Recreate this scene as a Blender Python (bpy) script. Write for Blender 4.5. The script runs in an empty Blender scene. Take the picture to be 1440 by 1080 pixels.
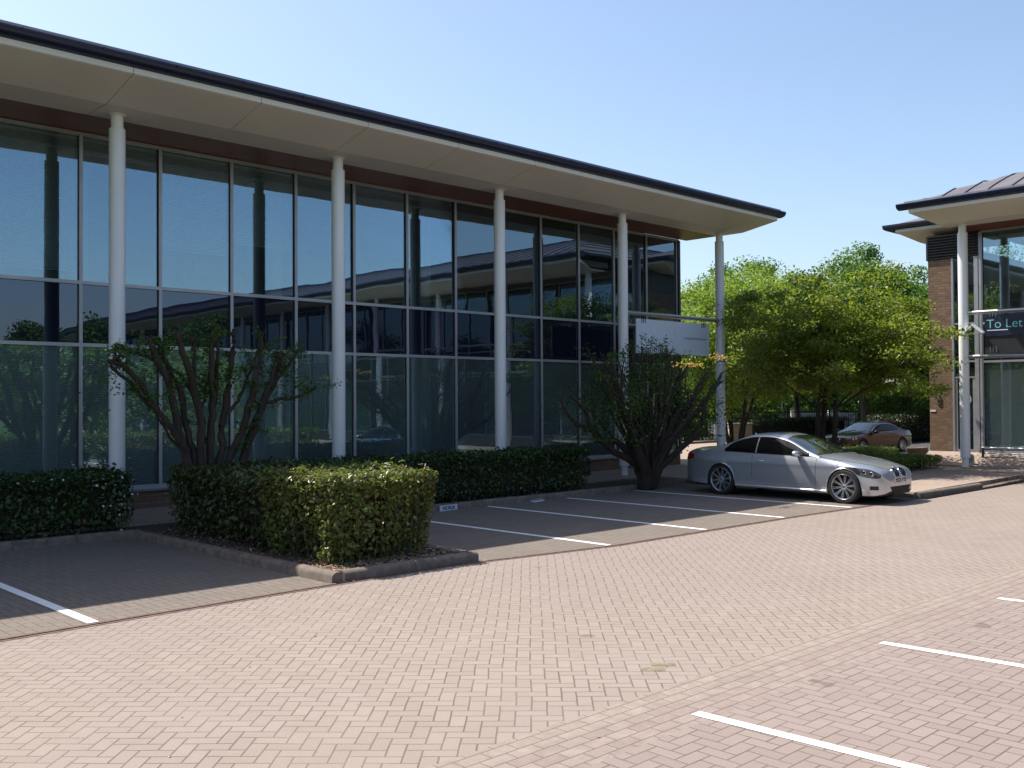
import bpy, math, random
import numpy as np
from mathutils import Vector, Matrix
R = math.radians
sc = bpy.context.scene
COL = sc.collection

# ------------------------------------------------------------ object helpers
def link(o, parent=None):
    COL.objects.link(o)
    if parent is not None: o.parent = parent
    return o
def tag(o, label=None, cat=None, group=None, kind=None):
    if label: o['label'] = label
    if cat: o['category'] = cat
    if group: o['group'] = group
    if kind: o['kind'] = kind
    return o
def empty(name, loc=(0, 0, 0), rz=0, label=None, cat=None, group=None):
    o = bpy.data.objects.new(name, None); o.location = loc; o.rotation_euler = (0, 0, rz)
    o.empty_display_size = .2
    link(o); return tag(o, label, cat, group)
def copy_tree(o, parent=None):
    c = o.copy(); link(c)
    c.parent = parent
    for ch in list(o.children): copy_tree(ch, c)
    return c

class MB:
    def __init__(s): s.v = []; s.f = []; s.m = []
    def add(s, vs, fs, mi=0):
        n = len(s.v); s.v += [tuple(map(float, v)) for v in vs]
        s.f += [tuple(i + n for i in f) for f in fs]; s.m += [mi] * len(fs)
    def box(s, x0, x1, y0, y1, z0, z1, mi=0):
        s.add([(x0,y0,z0),(x1,y0,z0),(x1,y1,z0),(x0,y1,z0),(x0,y0,z1),(x1,y0,z1),(x1,y1,z1),(x0,y1,z1)],
              [(0,3,2,1),(4,5,6,7),(0,1,5,4),(1,2,6,5),(2,3,7,6),(3,0,4,7)], mi)
    def tube(s, pts, rad, n=8, mi=0, cap=True):
        pts = [Vector(p) for p in pts]
        if not hasattr(rad, '__len__'): rad = [rad] * len(pts)
        rings = []; up = Vector((0.13, 0.21, 0.97))
        for i, p in enumerate(pts):
            t = (pts[min(i+1, len(pts)-1)] - pts[max(i-1, 0)]).normalized()
            a = t.cross(up)
            if a.length < .05: a = t.cross(Vector((1, .1, 0)))
            a.normalize(); b = t.cross(a)
            rings.append([p + (a*math.cos(2*math.pi*k/n) + b*math.sin(2*math.pi*k/n)) * rad[i] for k in range(n)])
        vs = [v for r in rings for v in r]; fs = []
        for i in range(len(pts)-1):
            for k in range(n):
                fs.append((i*n+k, i*n+(k+1) % n, (i+1)*n+(k+1) % n, (i+1)*n+k))
        if cap:
            fs.append(tuple(range(n-1, -1, -1))); fs.append(tuple((len(pts)-1)*n+k for k in range(n)))
        s.add(vs, fs, mi)
    def lathe(s, prof, n=24, c=(0,0,0), axis='z', mi=0):
        vs = []
        for r, h in prof:
            for k in range(n):
                a = 2*math.pi*k/n; x, y = r*math.cos(a), r*math.sin(a)
                if axis == 'z': p = (x, y, h)
                elif axis == 'y': p = (x, h, y)
                else: p = (h, x, y)
                vs.append((p[0]+c[0], p[1]+c[1], p[2]+c[2]))
        fs = []
        for i in range(len(prof)-1):
            for k in range(n): fs.append((i*n+k, i*n+(k+1) % n, (i+1)*n+(k+1) % n, (i+1)*n+k))
        s.add(vs, fs, mi)
    def extr(s, prof, x0, x1, mi=0, dx0=None, dx1=None):
        """closed profile [(y,z)] extruded along x; dx0/dx1 shift per point"""
        n = len(prof)
        a = [(x0 + (dx0[i] if dx0 else 0), p[0], p[1]) for i, p in enumerate(prof)]
        b = [(x1 + (dx1[i] if dx1 else 0), p[0], p[1]) for i, p in enumerate(prof)]
        fs = [(i, (i+1) % n, n+(i+1) % n, n+i) for i in range(n)]
        s.add(a+b, fs + [tuple(range(n-1, -1, -1)), tuple(range(n, 2*n))], mi)
    def poly(s, pts, z, mi=0): s.add([(p[0], p[1], z) for p in pts], [tuple(range(len(pts)))], mi)
    def slab(s, pts, z0, z1, mi=0):
        n = len(pts)
        s.add([(p[0],p[1],z0) for p in pts]+[(p[0],p[1],z1) for p in pts],
              [(i,(i+1)%n,n+(i+1)%n,n+i) for i in range(n)]+[tuple(range(n-1,-1,-1)), tuple(range(n,2*n))], mi)
    def mesh(s, name, mats, smooth=False, angle=40):
        me = bpy.data.meshes.new(name); me.from_pydata(s.v, [], s.f)
        for m in (mats if isinstance(mats, (list, tuple)) else [mats]): me.materials.append(m)
        if any(s.m): me.polygons.foreach_set('material_index', s.m)
        if smooth:
            me.polygons.foreach_set('use_smooth', [True]*len(me.polygons))
            try: me.set_sharp_from_angle(angle=R(angle))
            except Exception: pass
        me.update(); return me
    def build(s, name, mats, parent=None, smooth=False, angle=40, bevel=0):
        o = bpy.data.objects.new(name, s.mesh(name, mats, smooth, angle)); link(o, parent)
        if bevel:
            b = o.modifiers.new('bevel', 'BEVEL'); b.width = bevel; b.segments = 2; b.limit_method = 'ANGLE'
        return o
def struct(mb, name, mats, **k): return tag(mb.build(name, mats, **k), kind='structure')

# ------------------------------------------------------------ materials
class NT:
    def __init__(s, name):
        s.mat = bpy.data.materials.new(name); s.mat.use_nodes = True
        s.t = s.mat.node_tree; s.t.nodes.clear(); s.n = s.t.nodes; s.out = s.n.new('ShaderNodeOutputMaterial')
    def new(s, typ, **k):
        n = s.n.new(typ)
        for a, b in k.items(): setattr(n, a, b)
        return n
    def l(s, a, b): s.t.links.new(a, b)
    def setin(s, inp, v):
        if isinstance(v, bpy.types.NodeSocket): s.l(v, inp)
        else: inp.default_value = v
    def math(s, op, a, b=0.0, c=None, clamp=False):
        n = s.new('ShaderNodeMath', operation=op, use_clamp=clamp)
        s.setin(n.inputs[0], a); s.setin(n.inputs[1], b)
        if c is not None: s.setin(n.inputs[2], c)
        return n.outputs[0]
    def mix(s, f, a, b, blend='MIX'):
        n = s.new('ShaderNodeMix', data_type='RGBA', blend_type=blend)
        s.setin(n.inputs[0], f)
        for i, v in ((6, a), (7, b)):
            if isinstance(v, tuple): v = tuple(v)[:3] + (1,)
            s.setin(n.inputs[i], v)
        return n.outputs[2]
    def noise(s, scale, detail=3, rough=.55, vec=None, dist=0):
        n = s.new('ShaderNodeTexNoise'); n.inputs['Scale'].default_value = scale
        n.inputs['Detail'].default_value = detail; n.inputs['Roughness'].default_value = rough
        n.inputs['Distortion'].default_value = dist
        if vec is not None: s.l(vec, n.inputs['Vector'])
        return n.outputs['Fac']
    def ramp(s, f, a, b, lo=0., hi=1.):
        n = s.new('ShaderNodeMapRange'); n.clamp = True
        s.setin(n.inputs[0], f); n.inputs[1].default_value = a; n.inputs[2].default_value = b
        n.inputs[3].default_value = lo; n.inputs[4].default_value = hi
        return n.outputs[0]
    def pos(s): return s.new('ShaderNodeNewGeometry').outputs['Position']
    def objc(s): return s.new('ShaderNodeTexCoord').outputs['Object']
    def bsdf(s, **k):
        b = s.new('ShaderNodeBsdfPrincipled')
        for a, v in k.items():
            a = a.replace('_', ' ')
            if isinstance(v, tuple) and len(v) == 3: v = v + (1,)
            s.setin(b.inputs[a], v)
        s.l(b.outputs[0], s.out.inputs[0]); return b
    def bump(s, b, h, strength=.3, dist=.01):
        n = s.new('ShaderNodeBump'); n.inputs['Strength'].default_value = strength; n.inputs['Distance'].default_value = dist
        s.l(h, n.inputs['Height']); s.l(n.outputs[0], b.inputs['Normal'])

def plain(name, col, rough=.5, metal=0., var=.12, scale=3., bump=0., bscale=60., spec=.5, coat=0., streak=False):
    t = NT(name); p = t.objc() if not streak else t.pos()
    if streak:
        mp = t.new('ShaderNodeMapping'); mp.inputs['Scale'].default_value = (1, 1, .12); t.l(p, mp.inputs[0]); p = mp.outputs[0]
    n = t.noise(scale, 5, .6, p)
    lo = tuple(c*(1-var) for c in col); hi = tuple(min(1, c*(1+var)) for c in col)
    c = t.mix(t.ramp(n, .3, .7), lo, hi)
    r = t.ramp(t.noise(scale*2.3, 4, .6, p), .3, .7, max(0, rough-.08), min(1, rough+.08))
    b = t.bsdf(Base_Color=c, Roughness=r, Metallic=metal, Specular_IOR_Level=spec, Coat_Weight=coat, Coat_Roughness=.04)
    if bump: t.bump(b, t.noise(bscale, 4, .6, p), bump, .01)
    return t.mat

def paving(name, ang, c1, c2, joint, cell=.11, jw=.05, dirt=(.23,.19,.16)):
    """90 degree herringbone of 2:1 block pavers, turned by ang"""
    t = NT(name)
    mp = t.new('ShaderNodeMapping'); mp.inputs['Rotation'].default_value = (0, 0, ang)
    mp.inputs['Scale'].default_value = (1/cell,)*3
    P = t.pos()
    # slight wander of the laid courses
    wn = t.new('ShaderNodeTexNoise'); wn.inputs['Scale'].default_value = .9; t.l(P, wn.inputs['Vector'])
    vm = t.new('ShaderNodeVectorMath', operation='MULTIPLY_ADD'); t.l(wn.outputs['Color'], vm.inputs[0])
    vm.inputs[1].default_value = (.05, .05, 0); t.l(P, vm.inputs[2])
    t.l(vm.outputs[0], mp.inputs[0])
    sp = t.new('ShaderNodeSeparateXYZ'); t.l(mp.outputs[0], sp.inputs[0])
    x, y = sp.outputs[0], sp.outputs[1]
    i, j = t.math('FLOOR', x), t.math('FLOOR', y)
    fx, fy = t.math('SUBTRACT', x, i), t.math('SUBTRACT', y, j)
    k = t.math('FLOORED_MODULO', t.math('SUBTRACT', i, j), 4.0)
    def eq(v): return t.math('COMPARE', k, float(v), .5)
    e0, e1, e2, e3 = eq(0), eq(1), eq(2), eq(3)
    d1 = t.math('MULTIPLY_ADD', e1, 10., fx)
    d2 = t.math('MULTIPLY_ADD', e0, 10., t.math('SUBTRACT', 1., fx))
    d3 = t.math('MULTIPLY_ADD', e2, 10., fy)
    d4 = t.math('MULTIPLY_ADD', e3, 10., t.math('SUBTRACT', 1., fy))
    d = t.math('MINIMUM', t.math('MINIMUM', d1, d2), t.math('MINIMUM', d3, d4))
    cx = t.new('ShaderNodeCombineXYZ'); t.l(t.math('SUBTRACT', i, e1), cx.inputs[0]); t.l(t.math('SUBTRACT', j, e2), cx.inputs[1])
    wnz = t.new('ShaderNodeTexWhiteNoise', noise_dimensions='2D'); t.l(cx.outputs[0], wnz.inputs['Vector'])
    rnd = wnz.outputs['Value']
    big = t.noise(.22, 5, .6, P); mid = t.noise(2.2, 5, .65, P); fine = t.noise(260, 2, .7, P)
    col = t.mix(rnd, c1, c2)
    col = t.mix(t.ramp(big, .3, .7, 0, .45), col, tuple(v*.8 for v in c1))
    col = t.mix(t.ramp(mid, .52, .78, 0, .35), col, dirt)
    col = t.mix(t.ramp(fine, .35, .7, 0, .55), col, tuple(v*.58 for v in c1))
    col = t.mix(t.ramp(t.noise(120, 2, .6, P), .56, .72, 0, .5), col, tuple(min(1,v*1.35) for v in c2))
    col = t.mix(t.ramp(t.noise(.09, 3, .6, P), .45, .62, 0, .35), col, (c1[0]*.86, c1[1]*.88, c1[2]*.98))
    sp_ = t.noise(1.7, 2, .5, P); col = t.mix(t.ramp(sp_, .735, .75, 0, .5), col, tuple(v*.35 for v in c1))
    bigd = t.noise(.55, 4, .7, P, 1.0)
    col = t.mix(t.ramp(bigd, .62, .72, 0, .16), col, tuple(v*.7 for v in dirt))
    jn = t.noise(14, 3, .6, P)
    jm = t.math('SUBTRACT', 1., t.ramp(t.math('SUBTRACT', d, t.math('MULTIPLY', jn, .03)), jw*.35, jw))
    jf = t.math('MULTIPLY', jm, t.ramp(t.noise(1.3, 3, .6, P), .3, .6, .45, 1.))
    col = t.mix(jf, col, joint)
    b = t.bsdf(Base_Color=col, Roughness=t.ramp(mid, .3, .7, .82, .95), Specular_IOR_Level=.25)
    hgt = t.math('ADD', t.math('MULTIPLY', jm, -1.), t.math('ADD', t.math('MULTIPLY', rnd, .35), t.math('MULTIPLY', fine, .25)))
    t.bump(b, hgt, .55, .006)
    return t.mat

def brickmat(name, c1, c2, mort, axis='x', bw=.235, bh=.08, off=.5, ms=.012):
    t = NT(name); P = t.pos(); sp = t.new('ShaderNodeSeparateXYZ'); t.l(P, sp.inputs[0])
    cb = t.new('ShaderNodeCombineXYZ')
    t.l(sp.outputs[0 if axis == 'x' else 1], cb.inputs[0]); t.l(sp.outputs[2 if axis != 'g' and axis != 'h' else 1], cb.inputs[1])
    if axis == 'g': t.l(sp.outputs[0], cb.inputs[0])
    br = t.new('ShaderNodeTexBrick'); t.l(cb.outputs[0], br.inputs['Vector'])
    br.offset = off; br.inputs['Scale'].default_value = 1; br.inputs['Brick Width'].default_value = bw
    br.inputs['Row Height'].default_value = bh; br.inputs['Mortar Size'].default_value = ms; br.inputs['Mortar Smooth'].default_value = .3
    br.inputs['Color1'].default_value = c1+(1,); br.inputs['Color2'].default_value = c2+(1,); br.inputs['Mortar'].default_value = mort+(1,)
    br.inputs['Bias'].default_value = 0
    n = t.noise(9, 5, .7, P)
    col = t.mix(t.ramp(n, .35, .7, 0, .45), br.outputs['Color'], tuple(v*.55 for v in c1))
    b = t.bsdf(Base_Color=col, Roughness=.9, Specular_IOR_Level=.2)
    t.bump(b, t.math('ADD', t.math('MULTIPLY', br.outputs['Fac'], -1.), t.noise(70, 3, .7, P)), .6, .01)
    return t.mat

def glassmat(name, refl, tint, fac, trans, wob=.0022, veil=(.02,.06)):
    t = NT(name); P = t.pos()
    gl = t.new('ShaderNodeBsdfGlossy'); gl.inputs['Color'].default_value = refl+(1,); gl.inputs['Roughness'].default_value = .0
    tr = t.new('ShaderNodeBsdfTransparent'); tr.inputs['Color'].default_value = tint+(1,)
    fr = t.new('ShaderNodeFresnel'); fr.inputs['IOR'].default_value = 1.5
    f = t.math('MULTIPLY_ADD', fr.outputs[0], 1.3, fac, clamp=True)
    h = t.noise(.55, 2, .5, P, .6)
    bp = t.new('ShaderNodeBump'); bp.inputs['Strength'].default_value = 1; bp.inputs['Distance'].default_value = wob
    t.l(h, bp.inputs['Height']); t.l(bp.outputs[0], gl.inputs['Normal'])
    if trans is None:
        df = t.bsdf(Base_Color=tint, Roughness=.3, Specular_IOR_Level=0.).outputs[0]
    else:
        dv = t.new('ShaderNodeBsdfDiffuse'); dv.inputs['Color'].default_value = (.30,.38,.38,1)  # pale diffuse veil stands in for light off the interior and blinds
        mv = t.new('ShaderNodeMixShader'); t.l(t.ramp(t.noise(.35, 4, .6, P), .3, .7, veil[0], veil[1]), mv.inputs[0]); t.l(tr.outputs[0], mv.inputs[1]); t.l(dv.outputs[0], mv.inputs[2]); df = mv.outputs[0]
    m = t.new('ShaderNodeMixShader'); t.l(f, m.inputs[0]); t.l(df, m.inputs[1]); t.l(gl.outputs[0], m.inputs[2])
    t.l(m.outputs[0], t.out.inputs[0]); return t.mat

def leafmat(name, dark, light, rough=.38, trans=.3, tcol=None, extra=None):
    t = NT(name); g = t.new('ShaderNodeNewGeometry'); rnd = g.outputs['Random Per Island']
    col = t.mix(rnd, dark, light)
    col = t.mix(t.ramp(t.noise(.9, 3, .6, g.outputs['Position']), .35, .7, 0, .5), col, tuple(v*1.35 for v in light))
    if extra: col = t.mix(t.math('GREATER_THAN', t.math('FRACT', t.math('MULTIPLY', rnd, 37.3)), extra[0]), col, extra[1])
    b = t.bsdf(Base_Color=col, Roughness=rough, Specular_IOR_Level=.4)
    tl = t.new('ShaderNodeBsdfTranslucent')
    t.l(t.mix(.5, col, tcol or tuple(v*1.6 for v in light)), tl.inputs['Color'])
    m = t.new('ShaderNodeMixShader'); m.inputs[0].default_value = trans
    t.l(b.outputs[0], m.inputs[1]); t.l(tl.outputs[0], m.inputs[2]); t.l(m.outputs[0], t.out.inputs[0])
    return t.mat

def paint(name, col, metal=.55, rough=.32, coat=1.):
    t = NT(name)
    n = t.noise(900, 2, .6, t.objc())
    c = t.mix(t.ramp(n, .4, .6), tuple(v*.93 for v in col), tuple(min(1, v*1.05) for v in col))
    t.bsdf(Base_Color=c, Roughness=rough, Metallic=metal, Coat_Weight=coat, Coat_Roughness=.03)
    return t.mat

M = {}
M['lane'] = paving('lane_paver', R(-45), (.298,.240,.203), (.335,.275,.236), (.14,.108,.088))
M['bayR'] = paving('bay_paver', 0, (.272,.215,.188), (.315,.255,.225), (.13,.10,.085))
M['bayL'] = paving('shade_toned_bay_paver', R(90), (.195,.160,.132), (.235,.197,.163), (.085,.07,.055))  # paver colour lowered to deepen the eave shade over these bays
M['foot'] = paving('footpath_paver', 0, (.35,.27,.22), (.46,.36,.29), (.16,.12,.10))
M['course'] = brickmat('course_paver', (.295,.238,.20), (.33,.272,.232), (.17,.13,.11), 'g', bw=.22, bh=.11, ms=.005)
M['courseL'] = brickmat('edge_paver', (.275,.217,.188), (.32,.258,.225), (.16,.125,.105), 'g', bw=.22, bh=.11, ms=.005)
M['line'] = plain('white_road_paint', (.80,.80,.78), .6, var=.05, scale=14, bump=.2, bscale=120)
# worn paint: pavers grin through in specks
t = NT('worn_white_paint'); P = t.pos()
w = t.noise(38, 5, .7, P); w2 = t.noise(5, 3, .6, P)
c = t.mix(t.ramp(t.math('ADD', w, t.math('MULTIPLY', w2, .35)), .74, .90), (.80,.80,.78), (.42,.33,.28))
c = t.mix(t.ramp(t.noise(3, 4, .6, P), .5, .75, 0, .25), c, (.60,.57,.52))
b = t.bsdf(Base_Color=c, Roughness=.65); t.bump(b, w, .3, .004); M['line'] = t.mat
M['kerb'] = plain('kerb_concrete', (.16,.125,.10), .9, var=.38, scale=7, bump=.6, bscale=90)
M['drain'] = plain('rusty_channel', (.13,.078,.062), .85, var=.4, scale=9, bump=.5, bscale=60)
M['slot'] = plain('drain_slot', (.02,.017,.015), .9)
M['soil'] = plain('bark_soil', (.055,.04,.03), .95, var=.5, scale=22, bump=1., bscale=60)
M['chip'] = leafmat('bark_chip', (.13,.07,.04), (.46,.31,.20), .8, .0)
M['white'] = plain('white_powder_coat', (.66,.66,.67), .42, var=.05, scale=1.5, streak=True)
M['column'] = plain('white_column_paint', (.78,.78,.80), .38, var=.10, scale=2.4, streak=True, bump=.05, bscale=20)
M['soffit'] = plain('soffit_panel', (.72,.68,.62), .55, var=.05, scale=.8)
M['fascia'] = plain('fascia_panel', (.72,.69,.64), .5, var=.05, scale=1)
M['seam'] = plain('panel_joint', (.22,.19,.17), .8)
M['gutter'] = plain('slate_metal', (.010,.016,.045), .36, .0, var=.25, scale=1.2)
M['roof'] = plain('standing_seam_zinc', (.17,.15,.15), .5, .35, var=.15, scale=1)
M['steel'] = plain('brushed_steel', (.46,.46,.47), .36, .85, var=.12, scale=6)
M['alu'] = plain('silver_aluminium', (.40,.40,.43), .42, .45, var=.06, scale=2)
M['darkalu'] = plain('dark_aluminium', (.035,.037,.045), .4, .3)
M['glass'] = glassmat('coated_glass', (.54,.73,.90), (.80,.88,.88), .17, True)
M['low_glass'] = glassmat('ground_floor_glass', (.50,.70,.84), (.80,.88,.86), .15, True, veil=(.15,.24))  # stronger veil: milky light of the blinds put into the glass colour
M['spandrel'] = glassmat('spandrel_glass', (.55,.68,.92), (.010,.011,.022), .075, None)
M['interior'] = plain('office_wall', (.32,.32,.30), .8)
M['ceiling'] = plain('office_ceiling', (.50,.50,.48), .8)
M['carpet'] = plain('office_carpet', (.05,.055,.07), .95)
M['blind'] = plain('blind_slats', (.86,.86,.86), .5, var=.04)
M['board'] = plain('sign_board_white', (.62,.68,.78), .45, var=.03)
M['navy'] = plain('navy_sign_board', (.012,.015,.035), .35)
M['teal'] = plain('teal_lettering', (.22,.55,.55), .5)
M['blue'] = plain('blue_lettering', (.03,.07,.30), .5)
M['black'] = plain('matt_black', (.012,.012,.013), .6)
M['rail'] = plain('black_railing_paint', (.015,.016,.018), .45)
M['brick'] = brickmat('buff_brick', (.28,.18,.115), (.17,.105,.07), (.16,.125,.10), 'y')
M['brickX'] = brickmat('plinth_brick', (.24,.15,.10), (.18,.105,.07), (.14,.11,.09), 'x')
M['bark'] = plain('bark', (.042,.029,.022), .9, var=.45, scale=14, bump=1., bscale=45, streak=True)
M['bark2'] = plain('grey_bark', (.085,.07,.055), .9, var=.4, scale=10, bump=1., bscale=40, streak=True)
M['cut'] = plain('cut_wood', (.42,.33,.24), .8)
# timber soffit with boards
t = NT('stained_timber'); P = t.pos()
mp = t.new('ShaderNodeMapping'); mp.inputs['Scale'].default_value = (.6, 9, 9); t.l(P, mp.inputs[0])
g = t.noise(3, 6, .6, mp.outputs[0])
b = t.bsdf(Base_Color=t.mix(t.ramp(g, .3, .7), (.11,.030,.020), (.21,.062,.038)), Roughness=.4); M['timber'] = t.mat
# grass / distant ground
t = NT('grass_ground'); P = t.pos()
c = t.mix(t.ramp(t.noise(.5, 6, .7, P), .3, .7), (.045,.085,.018), (.10,.16,.035))
b = t.bsdf(Base_Color=t.mix(t.ramp(t.noise(25, 3, .7, P), .3, .7, 0, .6), c, (.03,.06,.012)), Roughness=.95); t.bump(b, t.noise(30, 4, .7, P), .8, .05); M['grass'] = t.mat
M['asphalt'] = plain('asphalt', (.055,.054,.056), .92, var=.2, scale=1, bump=.5, bscale=90)
M['laurel'] = leafmat('laurel_leaf', (.009,.026,.005), (.034,.078,.014), .28, .18, (.14,.22,.02), (.975, (.16,.17,.05)))
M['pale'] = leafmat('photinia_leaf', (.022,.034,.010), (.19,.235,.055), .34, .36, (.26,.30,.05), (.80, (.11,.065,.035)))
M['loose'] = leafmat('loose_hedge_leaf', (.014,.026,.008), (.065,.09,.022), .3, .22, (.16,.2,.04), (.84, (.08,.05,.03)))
M['box'] = leafmat('privet_leaf', (.035,.075,.012), (.12,.20,.03), .35, .3, (.22,.32,.03))
M['dark'] = leafmat('dark_leaf', (.012,.028,.008), (.035,.06,.016), .4, .15, (.06,.10,.02), (.9, (.07,.025,.02)))
M['maple'] = leafmat('green_leaf', (.035,.080,.010), (.14,.20,.024), .40, .45, (.40,.52,.03), (.80, (.22,.20,.04)))
M['lime'] = leafmat('yellow_green_leaf', (.06,.12,.012), (.17,.26,.03), .45, .45, (.44,.60,.05))
M['mid'] = leafmat('mid_green_leaf', (.025,.075,.012), (.09,.175,.03), .4, .4, (.24,.42,.04))
M['sprig'] = leafmat('sprig_leaf', (.028,.065,.010), (.075,.14,.025), .4, .35, (.16,.26,.03))
M['gold'] = leafmat('golden_leaf', (.30,.19,.04), (.55,.36,.09), .5, .4, (.7,.45,.1))
M['silver'] = paint('silver_car_paint', (.55,.57,.605), .72, .30)
M['brown'] = paint('bronze_car_paint', (.075,.036,.024), .7, .28)
M['whitecar'] = paint('white_car_paint', (.75,.75,.75), 0, .3)
M['autoglass'] = plain('car_glass', (.004,.005,.006), .03, spec=.45)
t = NT('windscreen_glass')
b = t.bsdf(Base_Color=(.012,.017,.015), Roughness=.02, Specular_IOR_Level=.7, Coat_Weight=1., Coat_Roughness=.01); M['screen'] = t.mat
M['tyre'] = plain('tyre_rubber', (.017,.017,.018), .8, bump=.3, bscale=80)
M['rim'] = plain('alloy_rim', (.62,.62,.63), .25, .85)
M['trim'] = plain('black_trim', (.012,.012,.013), .35)
M['lens'] = plain('headlamp_lens', (.07,.075,.08), .05, .3, coat=1., var=.5, scale=9)
M['chrome'] = plain('chrome', (.75,.75,.76), .12, 1.)
M['red'] = plain('tail_lamp_red', (.25,.01,.012), .12, coat=1.)
M['plate'] = plain('number_plate', (.68,.68,.66), .4)
M['cream'] = plain('cream_panel', (.52,.47,.36), .6)
M['greywall'] = plain('grey_cladding', (.17,.17,.19), .6)

# ------------------------------------------------------------ camera, light
cam = bpy.data.cameras.new('camera'); co = bpy.data.objects.new('camera', cam); link(co)
yaw, pit, rol = .8026, .0167, -.0062
fw = Vector((math.cos(yaw)*math.cos(pit), math.sin(yaw)*math.cos(pit), math.sin(pit)))
rt = fw.cross(Vector((0,0,1))).normalized(); up = rt.cross(fw)
r2 = rt*math.cos(rol) + up*math.sin(rol); u2 = up*math.cos(rol) - rt*math.sin(rol)
co.matrix_world = Matrix(((r2.x,u2.x,-fw.x,0),(r2.y,u2.y,-fw.y,0),(r2.z,u2.z,-fw.z,2.15),(0,0,0,1)))
cam.sensor_width = 36; cam.lens = 1391.6/1440*36; cam.clip_start = .1; cam.clip_end = 3000
sc.camera = co
S = Vector((-.22, .62, 1.0)).normalized()
sun = bpy.data.lights.new('sun', 'SUN'); sun.energy = 4.5; sun.angle = R(.5); sun.color = (1, .95, .87)
so = bpy.data.objects.new('sun', sun); link(so); so.location = (0, 0, 60); so.rotation_euler = S.to_track_quat('Z', 'Y').to_euler()
wd = bpy.data.worlds.new('World'); sc.world = wd; wd.use_nodes = True
nt = wd.node_tree; bg = nt.nodes['Background']; sk = nt.nodes.new('ShaderNodeTexSky'); sk.sky_type = 'NISHITA'
sk.sun_disc = False; sk.sun_elevation = math.asin(S.z); sk.sun_rotation = math.atan2(S.x, S.y)
sk.air_density = 1.0; sk.dust_density = 1.8; sk.ozone_density = 1.5
nt.links.new(sk.outputs[0], bg.inputs[0]); bg.inputs[1].default_value = .125
sc.view_settings.view_transform = 'Standard'; sc.view_settings.look = 'None'
sc.view_settings.exposure = .76; sc.view_settings.gamma = 1
sc.cycles.max_bounces = 8; sc.cycles.transparent_max_bounces = 12; sc.cycles.use_denoising = True
sc.cycles.caustics_reflective = False; sc.cycles.caustics_refractive = False

rng = np.random.default_rng(11)

# ------------------------------------------------------------ ground
g = MB(); g.poly([(-400,-400),(700,-400),(700,700),(-400,700)], -.06); struct(g, 'grass_ground', M['grass'])
DR = [(-8,9.66),(2.9,9.69),(5.9,9.79),(8.5,9.83),(11.25,9.43),(16.1,9.38),(18.5,9.27),(20.9,9.2)]
g = MB(); g.poly([(-8,4.56)]+[(60,4.56)]+[(60,9.0),(20.9,9.0)]+DR[::-1], 0); struct(g, 'lane_paving', M['lane'])
g = MB(); g.poly([(-8,4.34),(60,4.34),(60,4.56),(-8,4.56)], 0); struct(g, 'edge_course', M['course'])
g = MB(); g.poly([(-8,3.9),(60,3.9),(60,4.34),(-8,4.34)], 0); struct(g, 'channel_course', M['courseL'])
g = MB(); g.poly([(-8,-1.6),(60,-1.6),(60,3.9),(-8,3.9)], 0); struct(g, 'bay_paving', M['bayR'])
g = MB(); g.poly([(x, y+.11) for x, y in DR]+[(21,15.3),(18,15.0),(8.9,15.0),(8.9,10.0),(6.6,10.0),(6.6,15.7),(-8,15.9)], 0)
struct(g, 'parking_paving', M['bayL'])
# drain channel: two rusty rails and a dark slot
def strip(pts, o0, o1, z0, z1, mb, mi=0):
    for (xa, ya), (xb, yb) in zip(pts[:-1], pts[1:]):
        mb.add([(xa,ya+o0,z0),(xb,yb+o0,z0),(xb,yb+o1,z0),(xa,ya+o1,z0),(xa,ya+o0,z1),(xb,yb+o0,z1),(xb,yb+o1,z1),(xa,ya+o1,z1)],
               [(0,3,2,1),(4,5,6,7),(0,1,5,4),(1,2,6,5),(2,3,7,6),(3,0,4,7)], mi)
g = MB(); strip(DR, -.03, .02, -.05, .004, g); strip(DR, .06, .11, -.05, .004, g); strip(DR, .02, .06, -.05, -.012, g, 1)
struct(g, 'drain_channel', [M['drain'], M['slot']])
# painted bay lines
def line(mb, x, ya, yb, w=.115, x2=None):
    x2 = x if x2 is None else x2
    mb.add([(x-w/2,ya,.004),(x+w/2,ya,.004),(x2+w/2,yb,.004),(x2-w/2,yb,.004)], [(0,1,2,3)])
g = MB()
for x, ya in ((1.4,9.8),(3.8,9.86),(11.22,9.57),(13.65,9.55),(16.0,9.5),(18.38,9.42)): line(g, x, ya, 14.85 if x > 6 else 15.6)
for x in (2.9,5.63,8.40,11.12,13.9): line(g, x, 4.04, -1.2, .10, x+.22)
struct(g, 'bay_markings', M['line'])
# two dark sunken pavers
g = MB()
for x, y, a in ((6.30,4.93,.0),(6.48,4.96,.1)):
    c, s_ = math.cos(R(-45)), math.sin(R(-45))
    q = [(x+c*u-s_*v, y+s_*u+c*v) for u, v in ((-.1,-.05),(.1,-.05),(.1,.05),(-.1,.05))]
    g.poly(q, .003)
struct(g, 'replaced_pavers', plain('mossy_paver', (.20,.17,.11), .95, var=.4, scale=20))

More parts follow.
